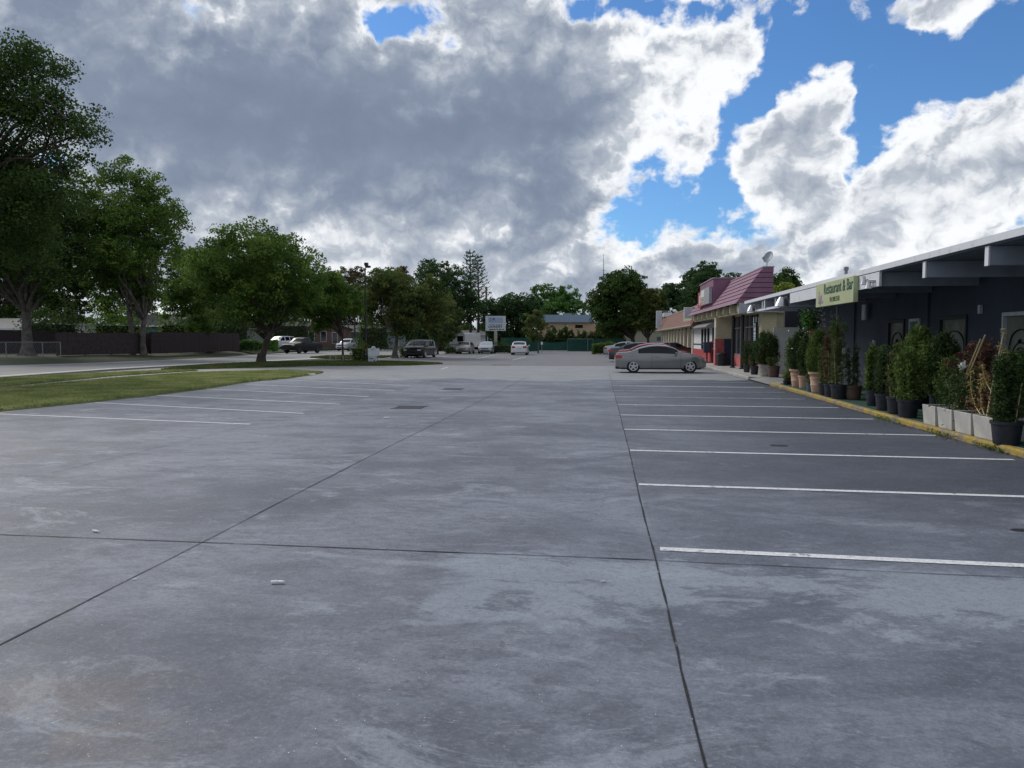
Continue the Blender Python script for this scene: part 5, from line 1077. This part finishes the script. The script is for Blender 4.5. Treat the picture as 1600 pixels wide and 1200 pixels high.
def make_car(name, label, cat, loc, rz, P, body, glass=CGLASS, group=None, ws_glass=None):
    """P: L, W, top[(x,z)], belt, wx (front, rear), wr, roof width inset; nose towards +x"""
    t = thing(name, label, cat, loc, rz, group); L, W = P['L'] / 2, P['W'] / 2; zb = P.get('zb', ZB0); belt = P['belt']; tum = P.get('tum', .42)
    xs = sorted(set([round(v, 3) for v in np.linspace(-L, L, 61)]))
    def hw(x):
        u = abs(x) / L; e = P.get('plan', .16); return W * (1 - e * max(0, (u - .62) / .38) ** 2.2 - .03 * u * u)
    def sect(x):
        top = smooth_prof(P['top'], x, P.get('sm', .08)); w = hw(x); b = belt if not callable(belt) else belt(x); b = min(b, top - .035); h = top - b; u = abs(x) / L; z0 = zb + .10 * max(0, (u - .86) / .14) ** 1.5
        g = lambda q: max(.06, (w - .055) - tum * max(0, h - .04) * q)
        zm = z0 + (b - z0) * .5
        return [(0, z0), (w * .86, z0), (w * .965, z0 + .05), (w * .99, z0 + .18), (w, zm), (w * .995, b - .12 * (b - z0)), (w * .972, b - .03), (w - .05, b), (g(.12), b + h * .12), (g(.5), b + h * .5), (g(.86), b + h * .86), (g(.95) - .045, b + h * .965), (g(1) * .62, top + .006), (g(1) * .3, top + .016), (0, top + .02)]
    S = [sect(x) for x in xs]; n = len(S[0]); ring = 2 * n - 2
    def rp(i):
        s = S[i]; x = xs[i]; return [(x, -y, z) for y, z in s] + [(x, y, z) for y, z in s[-2:0:-1]]
    m = MB(); vs = [v for i in range(len(xs)) for v in rp(i)]; fs = []
    for i in range(len(xs) - 1):
        for j in range(ring): a = i*ring + j; b2 = i*ring + (j+1) % ring; fs.append((a, b2, b2 + ring, a + ring))
    fs += [tuple(range(ring)), tuple((len(xs)-1)*ring + j for j in range(ring))[::-1]]; m.add(vs, fs)
    bo = m.build('body', body, t, smooth=True, angle=38)
    wr = P['wr']; wxs = P['wx']
    cm = MB()
    for x in wxs:
        for s in (-1, 1): cm.lathe([(wr + .055, -.16), (wr + .055, .16)], 28, (x, s * (W - .06), wr + .01), 'y')
    co = cm.build('cut', TRIMB, None); md = bo.modifiers.new('b', 'BOOLEAN'); md.operation = 'DIFFERENCE'; md.object = co; md.solver = 'EXACT'
    if 'bed' in P:
        x0, x1, zf = P['bed']; q = MB(); q.box(x0, x1, -W + .12, W - .12, zf, 2.6); c2 = q.build('cut', TRIMB, None); m2 = bo.modifiers.new('b2', 'BOOLEAN'); m2.operation = 'DIFFERENCE'; m2.object = c2; m2.solver = 'EXACT'
    dg = bpy.context.evaluated_depsgraph_get(); nm_ = bpy.data.meshes.new_from_object(bo.evaluated_get(dg)); bo.modifiers.clear(); bo.data = nm_
    nm_.materials.clear(); nm_.materials.append(body); nm_.shade_smooth(); nm_.set_sharp_from_angle(angle=R(38)); bpy.data.objects.remove(co)
    if 'bed' in P: bpy.data.objects.remove(c2)
    # dark wheel wells behind the wheels
    for x in wxs:
        for s in (-1, 1):
            w = MB(); yo = s * (W - .12)
            w.lathe([(wr * .62, -.105), (wr * .97, -.10), (wr, -.07), (wr, .07), (wr * .97, .10), (wr * .62, .105)], 26, (x, yo, wr), 'y'); wo = w.build('wheel', TYRE, t, smooth=True, angle=50)
            r_ = MB(); yf = yo + s * .108; rr = wr * .66
            r_.lathe([(rr * .84, .004 * s), (rr * .86, .022 * s), (rr * 1.02, .024 * s), (rr * 1.04, .0), (rr * .84, .004 * s)], 28, (x, yf, wr), 'y', cap=False)
            for k in range(5):
                a = k * 2 * math.pi / 5 + .3 + x; cxx, czz = math.cos(a), math.sin(a); pw = .15 * rr; px_, pz_ = -czz, cxx
                q = [(x + cxx*rr*.12 + px_*pw*1.3, wr + czz*rr*.12 + pz_*pw*1.3), (x + cxx*rr*.95 + px_*pw, wr + czz*rr*.95 + pz_*pw), (x + cxx*rr*.95 - px_*pw, wr + czz*rr*.95 - pz_*pw), (x + cxx*rr*.12 - px_*pw*1.3, wr + czz*rr*.12 - pz_*pw*1.3)]
                r_.prism(q, yf + s * .008, yf + s * .028, 'y')
            r_.lathe([(rr * .22, 0), (rr * .22, .034 * s), (rr * .1, .038 * s)], 12, (x, yf, wr), 'y'); r_.build('rim', P.get('rim', RIM), wo)
            d = MB(); d.lathe([(wr * .60, -.002), (wr * .60, .002)], 20, (x, yf - s * .001, wr), 'y'); d.build('brake_shadow', TRIMB, wo)
    w = MB()
    for x in wxs: w.box(x - wr - .03, x + wr + .03, -W + .30, W - .30, zb + .02, belt0(belt, x) - .1)
    w.build('underbody', TRIMB, t)
    # glass: patches of the body surface lifted a few millimetres
    def patch(nm, j0, j1, xa, xb, mat, sides=(-1, 1), off=.006, inset=0.0, minh=.10, sub=1):
        idx = [i for i, x in enumerate(xs) if xa - 1e-6 <= x <= xb + 1e-6]
        if len(idx) < 2: return
        for s in sides:
            q = MB(); rows = []
            for i in idx:
                sct = S[i]; rows.append([(xs[i], s * sct[j][0], sct[j][1]) for j in range(j0, j1 + 1)])
            V = [Vector(v) for r in rows for v in r]; nn = j1 - j0 + 1; NV = [Vector((0, 0, 0)) for _ in V]; F_ = []
            for i in range(len(idx) - 1):
                for j in range(nn - 1):
                    f = (i*nn + j, i*nn + j + 1, (i+1)*nn + j + 1, (i+1)*nn + j); k = (V[f[2]] - V[f[0]]).cross(V[f[3]] - V[f[1]])
                    if k.length > 1e-9:
                        k.normalize()
                        if k.dot(Vector((0, s, .6))) < 0: k = -k
                        for v in f: NV[v] += k
                    F_.append(f)
            V2 = [v + (k.normalized() * off if k.length > 0 else Vector((0, 0, off))) for v, k in zip(V, NV)]
            q.add(V2, F_); o = q.build(nm, mat, t, smooth=True)
    def patch_top(nm, xa, xb, mat, off=.008, wfr=.9):
        idx = [i for i, x in enumerate(xs) if xa - 1e-6 <= x <= xb + 1e-6]; q = MB(); V = []
        for i in idx:
            sct = S[i]; pts = [sct[11], sct[12], sct[13], sct[14]]; row = [(xs[i], -y * wfr, z) for y, z in pts] + [(xs[i], y * wfr, z) for y, z in pts[-2::-1]]; V += row
        k = 7; N_ = []
        for a, i in enumerate(idx):
            i0, i1 = max(i - 1, 0), min(i + 1, len(xs) - 1); dz = S[i1][14][1] - S[i0][14][1]; dx = xs[i1] - xs[i0]; v = Vector((-dz, 0, dx)).normalized() * off; N_ += [v] * k
        q.add([tuple(Vector(v) + n_) for v, n_ in zip(V, N_)], [(i*k + j, i*k + j + 1, (i+1)*k + j + 1, (i+1)*k + j) for i in range(len(idx) - 1) for j in range(k - 1)]); return q.build(nm, mat, t, smooth=True)
    for (xa, xb) in P['side']: patch('side_window', 8, 10, xa, xb, glass)
    patch_top('windshield', *P['ws'], ws_glass or glass)
    if P.get('rw'): patch_top('rear_window', *P['rw'], glass)
    # lamps, plate, mirrors, trim
    zf, zr = P['zf'], P['zr']; xf, xr = L, -L
    for s in (-1, 1):
        q = MB(); wl = hw(L - .12); q.prism([(xf - .30, s * (wl * 1.0 + .02)), (xf + .012, s * wl * .60), (xf + .010, s * wl * .93)] , zf - .07, zf + .06, 'z'); q.build('headlight', HL, t, bevel=.01)
        q = MB(); q.prism([(xr + .32, s * (hw(xr + .3) + .004)), (xr - .010, s * wl * .56), (xr - .012, s * wl * .97)], zr - P.get('tlh', .08), zr + P.get('tlh', .08), 'z'); q.build('tail_light', TL, t, bevel=.01)
        xm = P['ws'][1] - .35; q = MB(); bz = belt0(belt, xm); q.cbox((xm, s * (W + .08), bz + .07), (.10, .16, .12)); q.cbox((xm, s * (W - .0), bz + .03), (.06, .12, .04)); q.build('mirror', body, t, bevel=.02)
    q = MB(); q.box(xf - .02, xf + .014, -W * .48, W * .48, zf - .12, zf + .02); q.build('grille', TRIMB, t, bevel=.01)
    q = MB(); q.box(xf - .03, xf + .016, -W * .62, W * .62, zb + .12, zb + .24); q.build('lower_grille', TRIMB, t, bevel=.01)
    q = MB(); q.box(xr - .016, xr + .02, -.26, .26, zr - .20, zr - .07); q.build('number_plate', PLATE, t)
    q = MB(); q.box(xr + .02, xr + .3, -W * .8, W * .8, zb - .01, zb + .08); q.box(xr + .28, xf - .28, -W * .93, -W * .93 + .05, zb - .02, zb + .06); q.box(xr + .28, xf - .28, W * .93 - .05, W * .93, zb - .02, zb + .06); q.build('sill_trim', TRIMB, t)
    for xd in P.get('door', ()):      # shut lines and handles
        for s in (-1, 1):
            i = min(range(len(xs)), key=lambda k_: abs(xs[k_] - xd)); sct = S[i]; q = MB(); q.tube([(xs[i], s * (sct[j][0] + .001), sct[j][1]) for j in range(2, 8)], .006, 4); q.build('door_gap', TRIMB, t)
    for xh in P.get('handle', ()):
        for s in (-1, 1): q = MB(); q.cbox((xh, s * (W * .99 + .012), belt0(belt, xh) - .13), (.17, .025, .03)); q.build('door_handle', body, t, bevel=.006)
    return t
def belt0(b, x): return b(x) if callable(b) else b
CG = 'cars parked nose in before the shops'
COUPE = dict(L=4.58, W=1.78, belt=lambda x: .915 - .02 * x if x > -1.2 else .94, tum=.40, wx=(1.42, -1.34), wr=.325, zf=.62, zr=.80, tlh=.085, plan=.2,
    top=[(-2.29, .55), (-2.27, .80), (-2.22, .95), (-2.1, 1.00), (-1.75, 1.025), (-1.55, 1.04), (-1.0, 1.255), (-.55, 1.36), (-.15, 1.39), (.25, 1.365), (.62, 1.26), (1.12, .985), (1.6, .915), (2.0, .80), (2.2, .68), (2.29, .50)],
    side=[(-1.17, .86)], ws=(.42, 1.08), rw=(-1.52, -.86), door=(-.42, .95), handle=(-.22,))
SEDAN = dict(L=4.75, W=1.80, belt=lambda x: .93, tum=.40, wx=(1.45, -1.38), wr=.32, zf=.64, zr=.82, plan=.2,
    top=[(-2.375, .55), (-2.35, .85), (-2.28, 1.0), (-1.75, 1.07), (-1.6, 1.08), (-1.0, 1.33), (-.5, 1.43), (0, 1.455), (.4, 1.43), (.75, 1.30), (1.25, 1.02), (1.7, .95), (2.1, .82), (2.3, .68), (2.375, .5)],
    side=[(-1.28, -.18), (-.10, .98)], ws=(.55, 1.2), rw=(-1.6, -.95), door=(-1.1, -.14, 1.0), handle=(-.95, .05))
VAN = dict(L=5.0, W=1.95, belt=lambda x: .98, tum=.22, wx=(1.52, -1.5), wr=.34, zf=.72, zr=1.0, tlh=.2, plan=.18, sm=.12,
    top=[(-2.5, .6), (-2.48, 1.0), (-2.40, 1.25), (-2.1, 1.56), (-1.6, 1.64), (0, 1.66), (.6, 1.60), (1.2, 1.30), (1.6, 1.08), (2.1, .98), (2.4, .80), (2.5, .55)],
    side=[(-2.15, -1.0), (-.9, .15), (.22, 1.28)], ws=(.62, 1.62), rw=(-2.42, -2.15), door=(-1.0, .2, 1.2), handle=(-.7, .3))
HATCH = dict(L=4.35, W=1.78, belt=lambda x: .94, tum=.32, wx=(1.32, -1.28), wr=.32, zf=.66, zr=.86, tlh=.10, plan=.18,
    top=[(-2.175, .5), (-2.16, .8), (-2.08, 1.0), (-1.95, 1.08), (-1.35, 1.36), (-.8, 1.44), (-.2, 1.47), (.3, 1.44), (.7, 1.30), (1.15, 1.03), (1.55, .95), (1.9, .84), (2.1, .68), (2.175, .5)],
    side=[(-1.45, -.2), (-.12, .88)], ws=(.5, 1.12), rw=(-1.95, -1.25), door=(-1.1, -.16, .9), handle=(-.9, .05))
SUVP = dict(L=4.75, W=1.92, belt=lambda x: 1.12, tum=.24, wx=(1.42, -1.4), wr=.385, zf=.88, zr=1.1, tlh=.16, plan=.12, zb=.32,
    top=[(-2.375, .6), (-2.36, 1.1), (-2.2, 1.55), (-2.0, 1.76), (-1.2, 1.82), (0, 1.82), (.35, 1.76), (.9, 1.35), (1.1, 1.20), (1.9, 1.12), (2.25, 1.0), (2.375, .62)],
    side=[(-2.0, -1.1), (-1.0, -.1), (0, .86)], ws=(.4, 1.05), rw=(-2.32, -2.1), door=(-1.0, -.04, .9), handle=(-.8, .1))
TRUCK = dict(L=5.8, W=2.0, belt=lambda x: 1.18, tum=.26, wx=(1.85, -1.75), wr=.43, zf=1.0, zr=1.05, tlh=.16, plan=.08, zb=.40, sm=.04,
    top=[(-2.9, .7), (-2.88, 1.24), (-2.7, 1.27), (-.85, 1.27), (-.78, 1.3), (-.62, 1.88), (-.3, 1.93), (.45, 1.92), (.7, 1.86), (1.35, 1.32), (1.5, 1.26), (2.5, 1.18), (2.8, 1.08), (2.9, .7)],
    side=[(-.55, .15), (.25, 1.08)], ws=(.75, 1.32), rw=(-.8, -.66), door=(-.55, .2, 1.2), handle=(-.3, .5), bed=(-2.75, -.95, .78), rim=M('dark_rim', (.03, .03, .032), .4))
SILV = paint('silver_grey', (.20, .205, .205)); LSILV = paint('light_silver', (.36, .38, .40)); DGREY = paint('dark_grey', (.04, .045, .05)); REDC = paint('red', (.30, .022, .035), .2); BLK = M('paint_black', (.006, .006, .008), .25, var=.03, spec=.35)
CHAMP = paint('champagne', (.28, .26, .25)); WHT = paint('white', (.60, .62, .64), .0, .3); BLKM = M('paint_dull_black', (.007, .008, .009), .4, var=.03, spec=.25)
a1 = gp(961, 580.5); # rear of the coupe
def row(px, D): p = pd(px, D); return p.x, p.y
for px, D, P_c, col, lb in ((961, 38.3, dict(COUPE, L=4.42), SILV, 'silver grey coupe parked side on, nearest of the row before the shops'), (966, 44.0, dict(SEDAN, L=4.25, wx=(1.28, -1.25)), REDC, 'red car parked directly behind the silver grey coupe'),
        (951, 57, SEDAN, DGREY, 'dark grey car, third in the row before the shops'), (943, 76, SEDAN, LSILV, 'light silver sedan, farthest of the row before the shops'), (1004, 66, SEDAN, paint('dark_red', (.10, .02, .03)), 'dark red car hidden but for its front beyond the coupe at the brown roofed shops')):
    x, y = row(px, D); make_car('parked_car', lb, 'car', (x + P_c['L'] / 2, y, .014), R(1), P_c, col, group=CG)
g_ = pd(657, 70.5, .014); make_car('parked_minivan', 'black minivan facing the viewer beside the brownish tree', 'minivan', tuple(g_), R(-90) + YAW - R(11), VAN, BLK)
g_ = pd(727, 90, .014); make_car('parked_car', 'champagne silver sedan facing the viewer left of the pylon sign', 'car', tuple(g_), R(-90) + YAW - R(6), SEDAN, CHAMP, group='cars parked at the far left of the lot')
g_ = pd(761, 91.5, .014); make_car('parked_car', 'silver car with a sunshade in its windshield in front of the pylon post', 'car', tuple(g_), R(-90) + YAW - R(4), SEDAN, LSILV, group='cars parked at the far left of the lot', ws_glass=CGLASS_L)
g_ = pd(812.5, 83, .014); make_car('parked_car', 'white hatchback seen from behind in front of the green screen fence', 'car', tuple(g_), R(90) + YAW - R(4), HATCH, WHT, group='cars parked at the far left of the lot')
g_ = pd(473, 92, .02); make_car('pickup_truck', 'black pickup truck driving on the road', 'pickup', tuple(g_), R(-90) + YAW - R(21), TRUCK, BLKM)
g_ = pd(545, 113, .02); make_car('suv', 'white suv facing the viewer on the road beyond the slender tree', 'suv', tuple(g_), R(-90) + YAW - R(17), SUVP, WHT)
g_ = pd(438, 104, .35); make_car('suv', 'white vehicle half hidden behind the black pickup', 'suv', tuple(g_), R(-90) + YAW - R(25), SUVP, WHT)
# motorhome
g_ = pd(712, 118, .05); t = thing('motorhome', 'white motorhome with dark windows behind the sedans', 'motorhome', tuple(g_), YAW - R(20))
m = MB(); m.prism([(-1.6, .45), (-1.6, 2.5), (-1.45, 2.75), (1.35, 2.75), (1.55, 2.45), (1.62, .45)], 0, 6.5, 'y'); m.build('body', WHT, t, bevel=.04)
m = MB(); m.box(.3, 1.3, -.02, -.003, 1.35, 2.2); m.build('front_window', CGLASS, t); m = MB(); m.box(-1.3, -.5, -.02, -.003, 1.35, 2.1); m.build('side_window', CGLASS, t); m = MB(); m.box(-1.55, 1.5, -.03, -.003, .8, .95); m.build('stripe', M('grey_stripe', (.2, .22, .25), .5), t)
for x in (-1.1, 1.1):
    for y in (.9, 5.2): m = MB(); m.lathe([(.2, -.1), (.36, -.1), (.38, 0), (.36, .1), (.2, .1)], 16, (x, y, .38), 'y'); m.build('wheel', TYRE, t)

# ================================================================ SMALL THINGS
def litter(label, p, s, seed, mat):
    g = np.random.default_rng(seed); m = MB(); n = 8; vs = []; fs = []
    for i in range(n):
        for j in range(5): vs.append(((i / (n-1) - .5) * s + g.normal(0, s*.03), math.cos(j * 1.256) * s * .14 * g.uniform(.6, 1.3), s * .14 + math.sin(j * 1.256) * s * .14 * g.uniform(.5, 1.1)))
    for i in range(n - 1):
        for j in range(5): fs.append((i*5 + j, i*5 + (j+1) % 5, (i+1)*5 + (j+1) % 5, (i+1)*5 + j))
    fs += [(0, 1, 2, 3, 4), tuple((n-1)*5 + j for j in (4, 3, 2, 1, 0))]; m.add(vs, fs); o = m.build('paper_scrap', mat); o.location = (p.x, p.y, .014); o.rotation_euler = (0, 0, g.uniform(-.4, .6)); tag(o, label, 'litter'); return o
SCRAP = M('white_scrap', (.66, .68, .70), .6, var=.04)
litter('crumpled white paper scrap lying on the near pavement left of centre', gp(434, 915), .085, 1, SCRAP)
litter('smaller white scrap near the left edge beyond the cross joint', gp(150, 834), .075, 2, SCRAP)
litter('tiny white scrap on the long joint left of the cross joint', gp(210, 909), .03, 3, SCRAP)
litter('white scrap on the pavement before the left bay lines', gp(604, 655), .12, 4, SCRAP)
litter('white litter on the grass edge at the end of the left bays', gp(486, 587), .35, 5, SCRAP)
litter('tiny pale twig on the pavement right of centre', gp(942, 912), .03, 6, SCRAP)
g = np.random.default_rng(9)
pts = []
for i in range(120):
    px, py = g.uniform(0, 1100), 800 + 400 * g.random() ** .8; p = gp(px, py); pts.append((p.x, p.y, .0175))
V = leaf_quads(np.array(pts), .0065, g, 3, .8); o = quads_mesh('pavement_grit', V, SCRAP); o['kind'] = 'stuff'; tag(o, 'scattered tiny white specks of grit over the near pavement', 'grit')
# drains and covers
for (px, py, w, d, lb) in ((640, 637.5, .68, .62, 'iron drain grate in the lane between the two rows of bays'), (708, 608.5, .6, .5, 'farther small round iron cover in the lane'), (783, 570.8, 1.2, .45, 'dark drain slot at the far joint of the lane')):
    p = gp(px, py); t = thing('drain_grate', lb, 'drain', (p.x, p.y, .0125))
    m = MB(); m.box(-w/2, w/2, -d/2, d/2, 0, .005); m.build('pit', DARK, t)
    m = MB()
    for i in range(9): x = -w/2 + .02 + i * (w - .04) / 8; m.box(x - .012, x + .012, -d/2, d/2, .0055, .014)
    m.box(-w/2 - .04, w/2 + .04, -d/2 - .04, -d/2, 0, .012); m.box(-w/2 - .04, w/2 + .04, d/2, d/2 + .04, 0, .012); m.build('grate', M('cast_iron', (.11, .11, .115), .6), t)
def stain(name, p, rx, ry, mat, seed, z=.0163):
    g = np.random.default_rng(seed); n = 26; a = np.linspace(0, 2*math.pi, n, endpoint=False); r = 1 + g.normal(0, .13, n); r = (r + np.roll(r, 1)) / 2
    o = sheet(name, [(p.x + math.cos(t) * rx * q, p.y + math.sin(t) * ry * q) for t, q in zip(a, r)], z, mat)
    return o
stain('tar_patch', gp(1217, 697.5), .14, .10, DARK, 1); stain('tar_patch', gp(1596, 831), .09, .05, DARK, 2)
# leaf litter against the kerb
g = np.random.default_rng(10); n = 900; y = 9 + 20 * g.random(n) ** 1.2; x = 5.82 + np.maximum(0, y - 15) * .022 - np.abs(g.normal(0, .10, n)) * (1 + .8 * np.sin(y * 2.1)); P3 = np.stack([x, y, np.full(n, .022)], 1)
o = quads_mesh('leaf_litter', leaf_quads(P3, .045, g, 2.5, .6), LF['dry']); o['kind'] = 'stuff'; tag(o, 'brown leaf litter gathered along the foot of the yellow kerb', 'leaf litter')
for i, yk in enumerate((16.2, 13.6, 12.0)):
    g = np.random.default_rng(20 + i); P3 = g.normal(0, 1, (140, 3)) * np.array([.06, .30, .02]) + np.array([5.79, yk, .05]); o = quads_mesh('kerb_weed', leaf_quads(P3, .055, g, .6, .4), LF['olive' if i else 'mid']); tag(o, ['largest', 'middle', 'nearest'][i] + ' tuft of weeds sprouting at the foot of the yellow kerb', 'weed', 'weeds at the kerb')

# grass blades on the islands near the lot
def in_poly(P, poly):
    x, y = P[:, 0], P[:, 1]; ins = np.zeros(len(P), bool); n = len(poly)
    for i in range(n):
        x1, y1 = poly[i]; x2, y2 = poly[(i+1) % n]; c = ((y1 > y) != (y2 > y)) & (x < (x2 - x1) * (y - y1) / (y2 - y1 + 1e-12) + x1); ins ^= c
    return ins
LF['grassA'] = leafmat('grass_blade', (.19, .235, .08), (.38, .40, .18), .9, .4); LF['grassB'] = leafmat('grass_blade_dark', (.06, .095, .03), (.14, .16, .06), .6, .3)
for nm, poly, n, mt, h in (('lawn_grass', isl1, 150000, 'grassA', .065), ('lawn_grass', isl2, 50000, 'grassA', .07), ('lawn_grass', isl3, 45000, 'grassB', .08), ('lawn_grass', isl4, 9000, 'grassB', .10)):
    g = np.random.default_rng(len(ISL) + n); A_ = np.array([(p[0], p[1]) for p in poly]); A_ = A_ if True else A_; lo = np.maximum(A_.min(0), [-34, 8]); hi = A_.max(0)
    P2 = g.uniform(lo, hi, (n * 3, 2)); P2 = P2[in_poly(P2, [tuple(a) for a in A_])][:n]; k = len(P2); a = g.uniform(0, 6.28, k); w = .011 + .0004 * P2[:, 1]; hh = h * g.uniform(.4, 1.3, k); ln = g.normal(0, .35, (k, 2)) * hh[:, None]
    b0 = np.stack([P2[:, 0], P2[:, 1], np.full(k, .043)], 1); dx = np.stack([np.cos(a) * w, np.sin(a) * w, np.zeros(k)], 1); tip = b0 + np.stack([ln[:, 0], ln[:, 1], hh], 1)
    o = quads_mesh(nm, np.stack([b0 - dx, b0 + dx, tip + dx * .3, tip - dx * .3], 1), LF[mt]); o['kind'] = 'stuff'
    tag(o, {'grassA': 'short light green grass on the islands by the lot', 'grassB': 'darker grass on the band by the road'}[mt], 'grass')
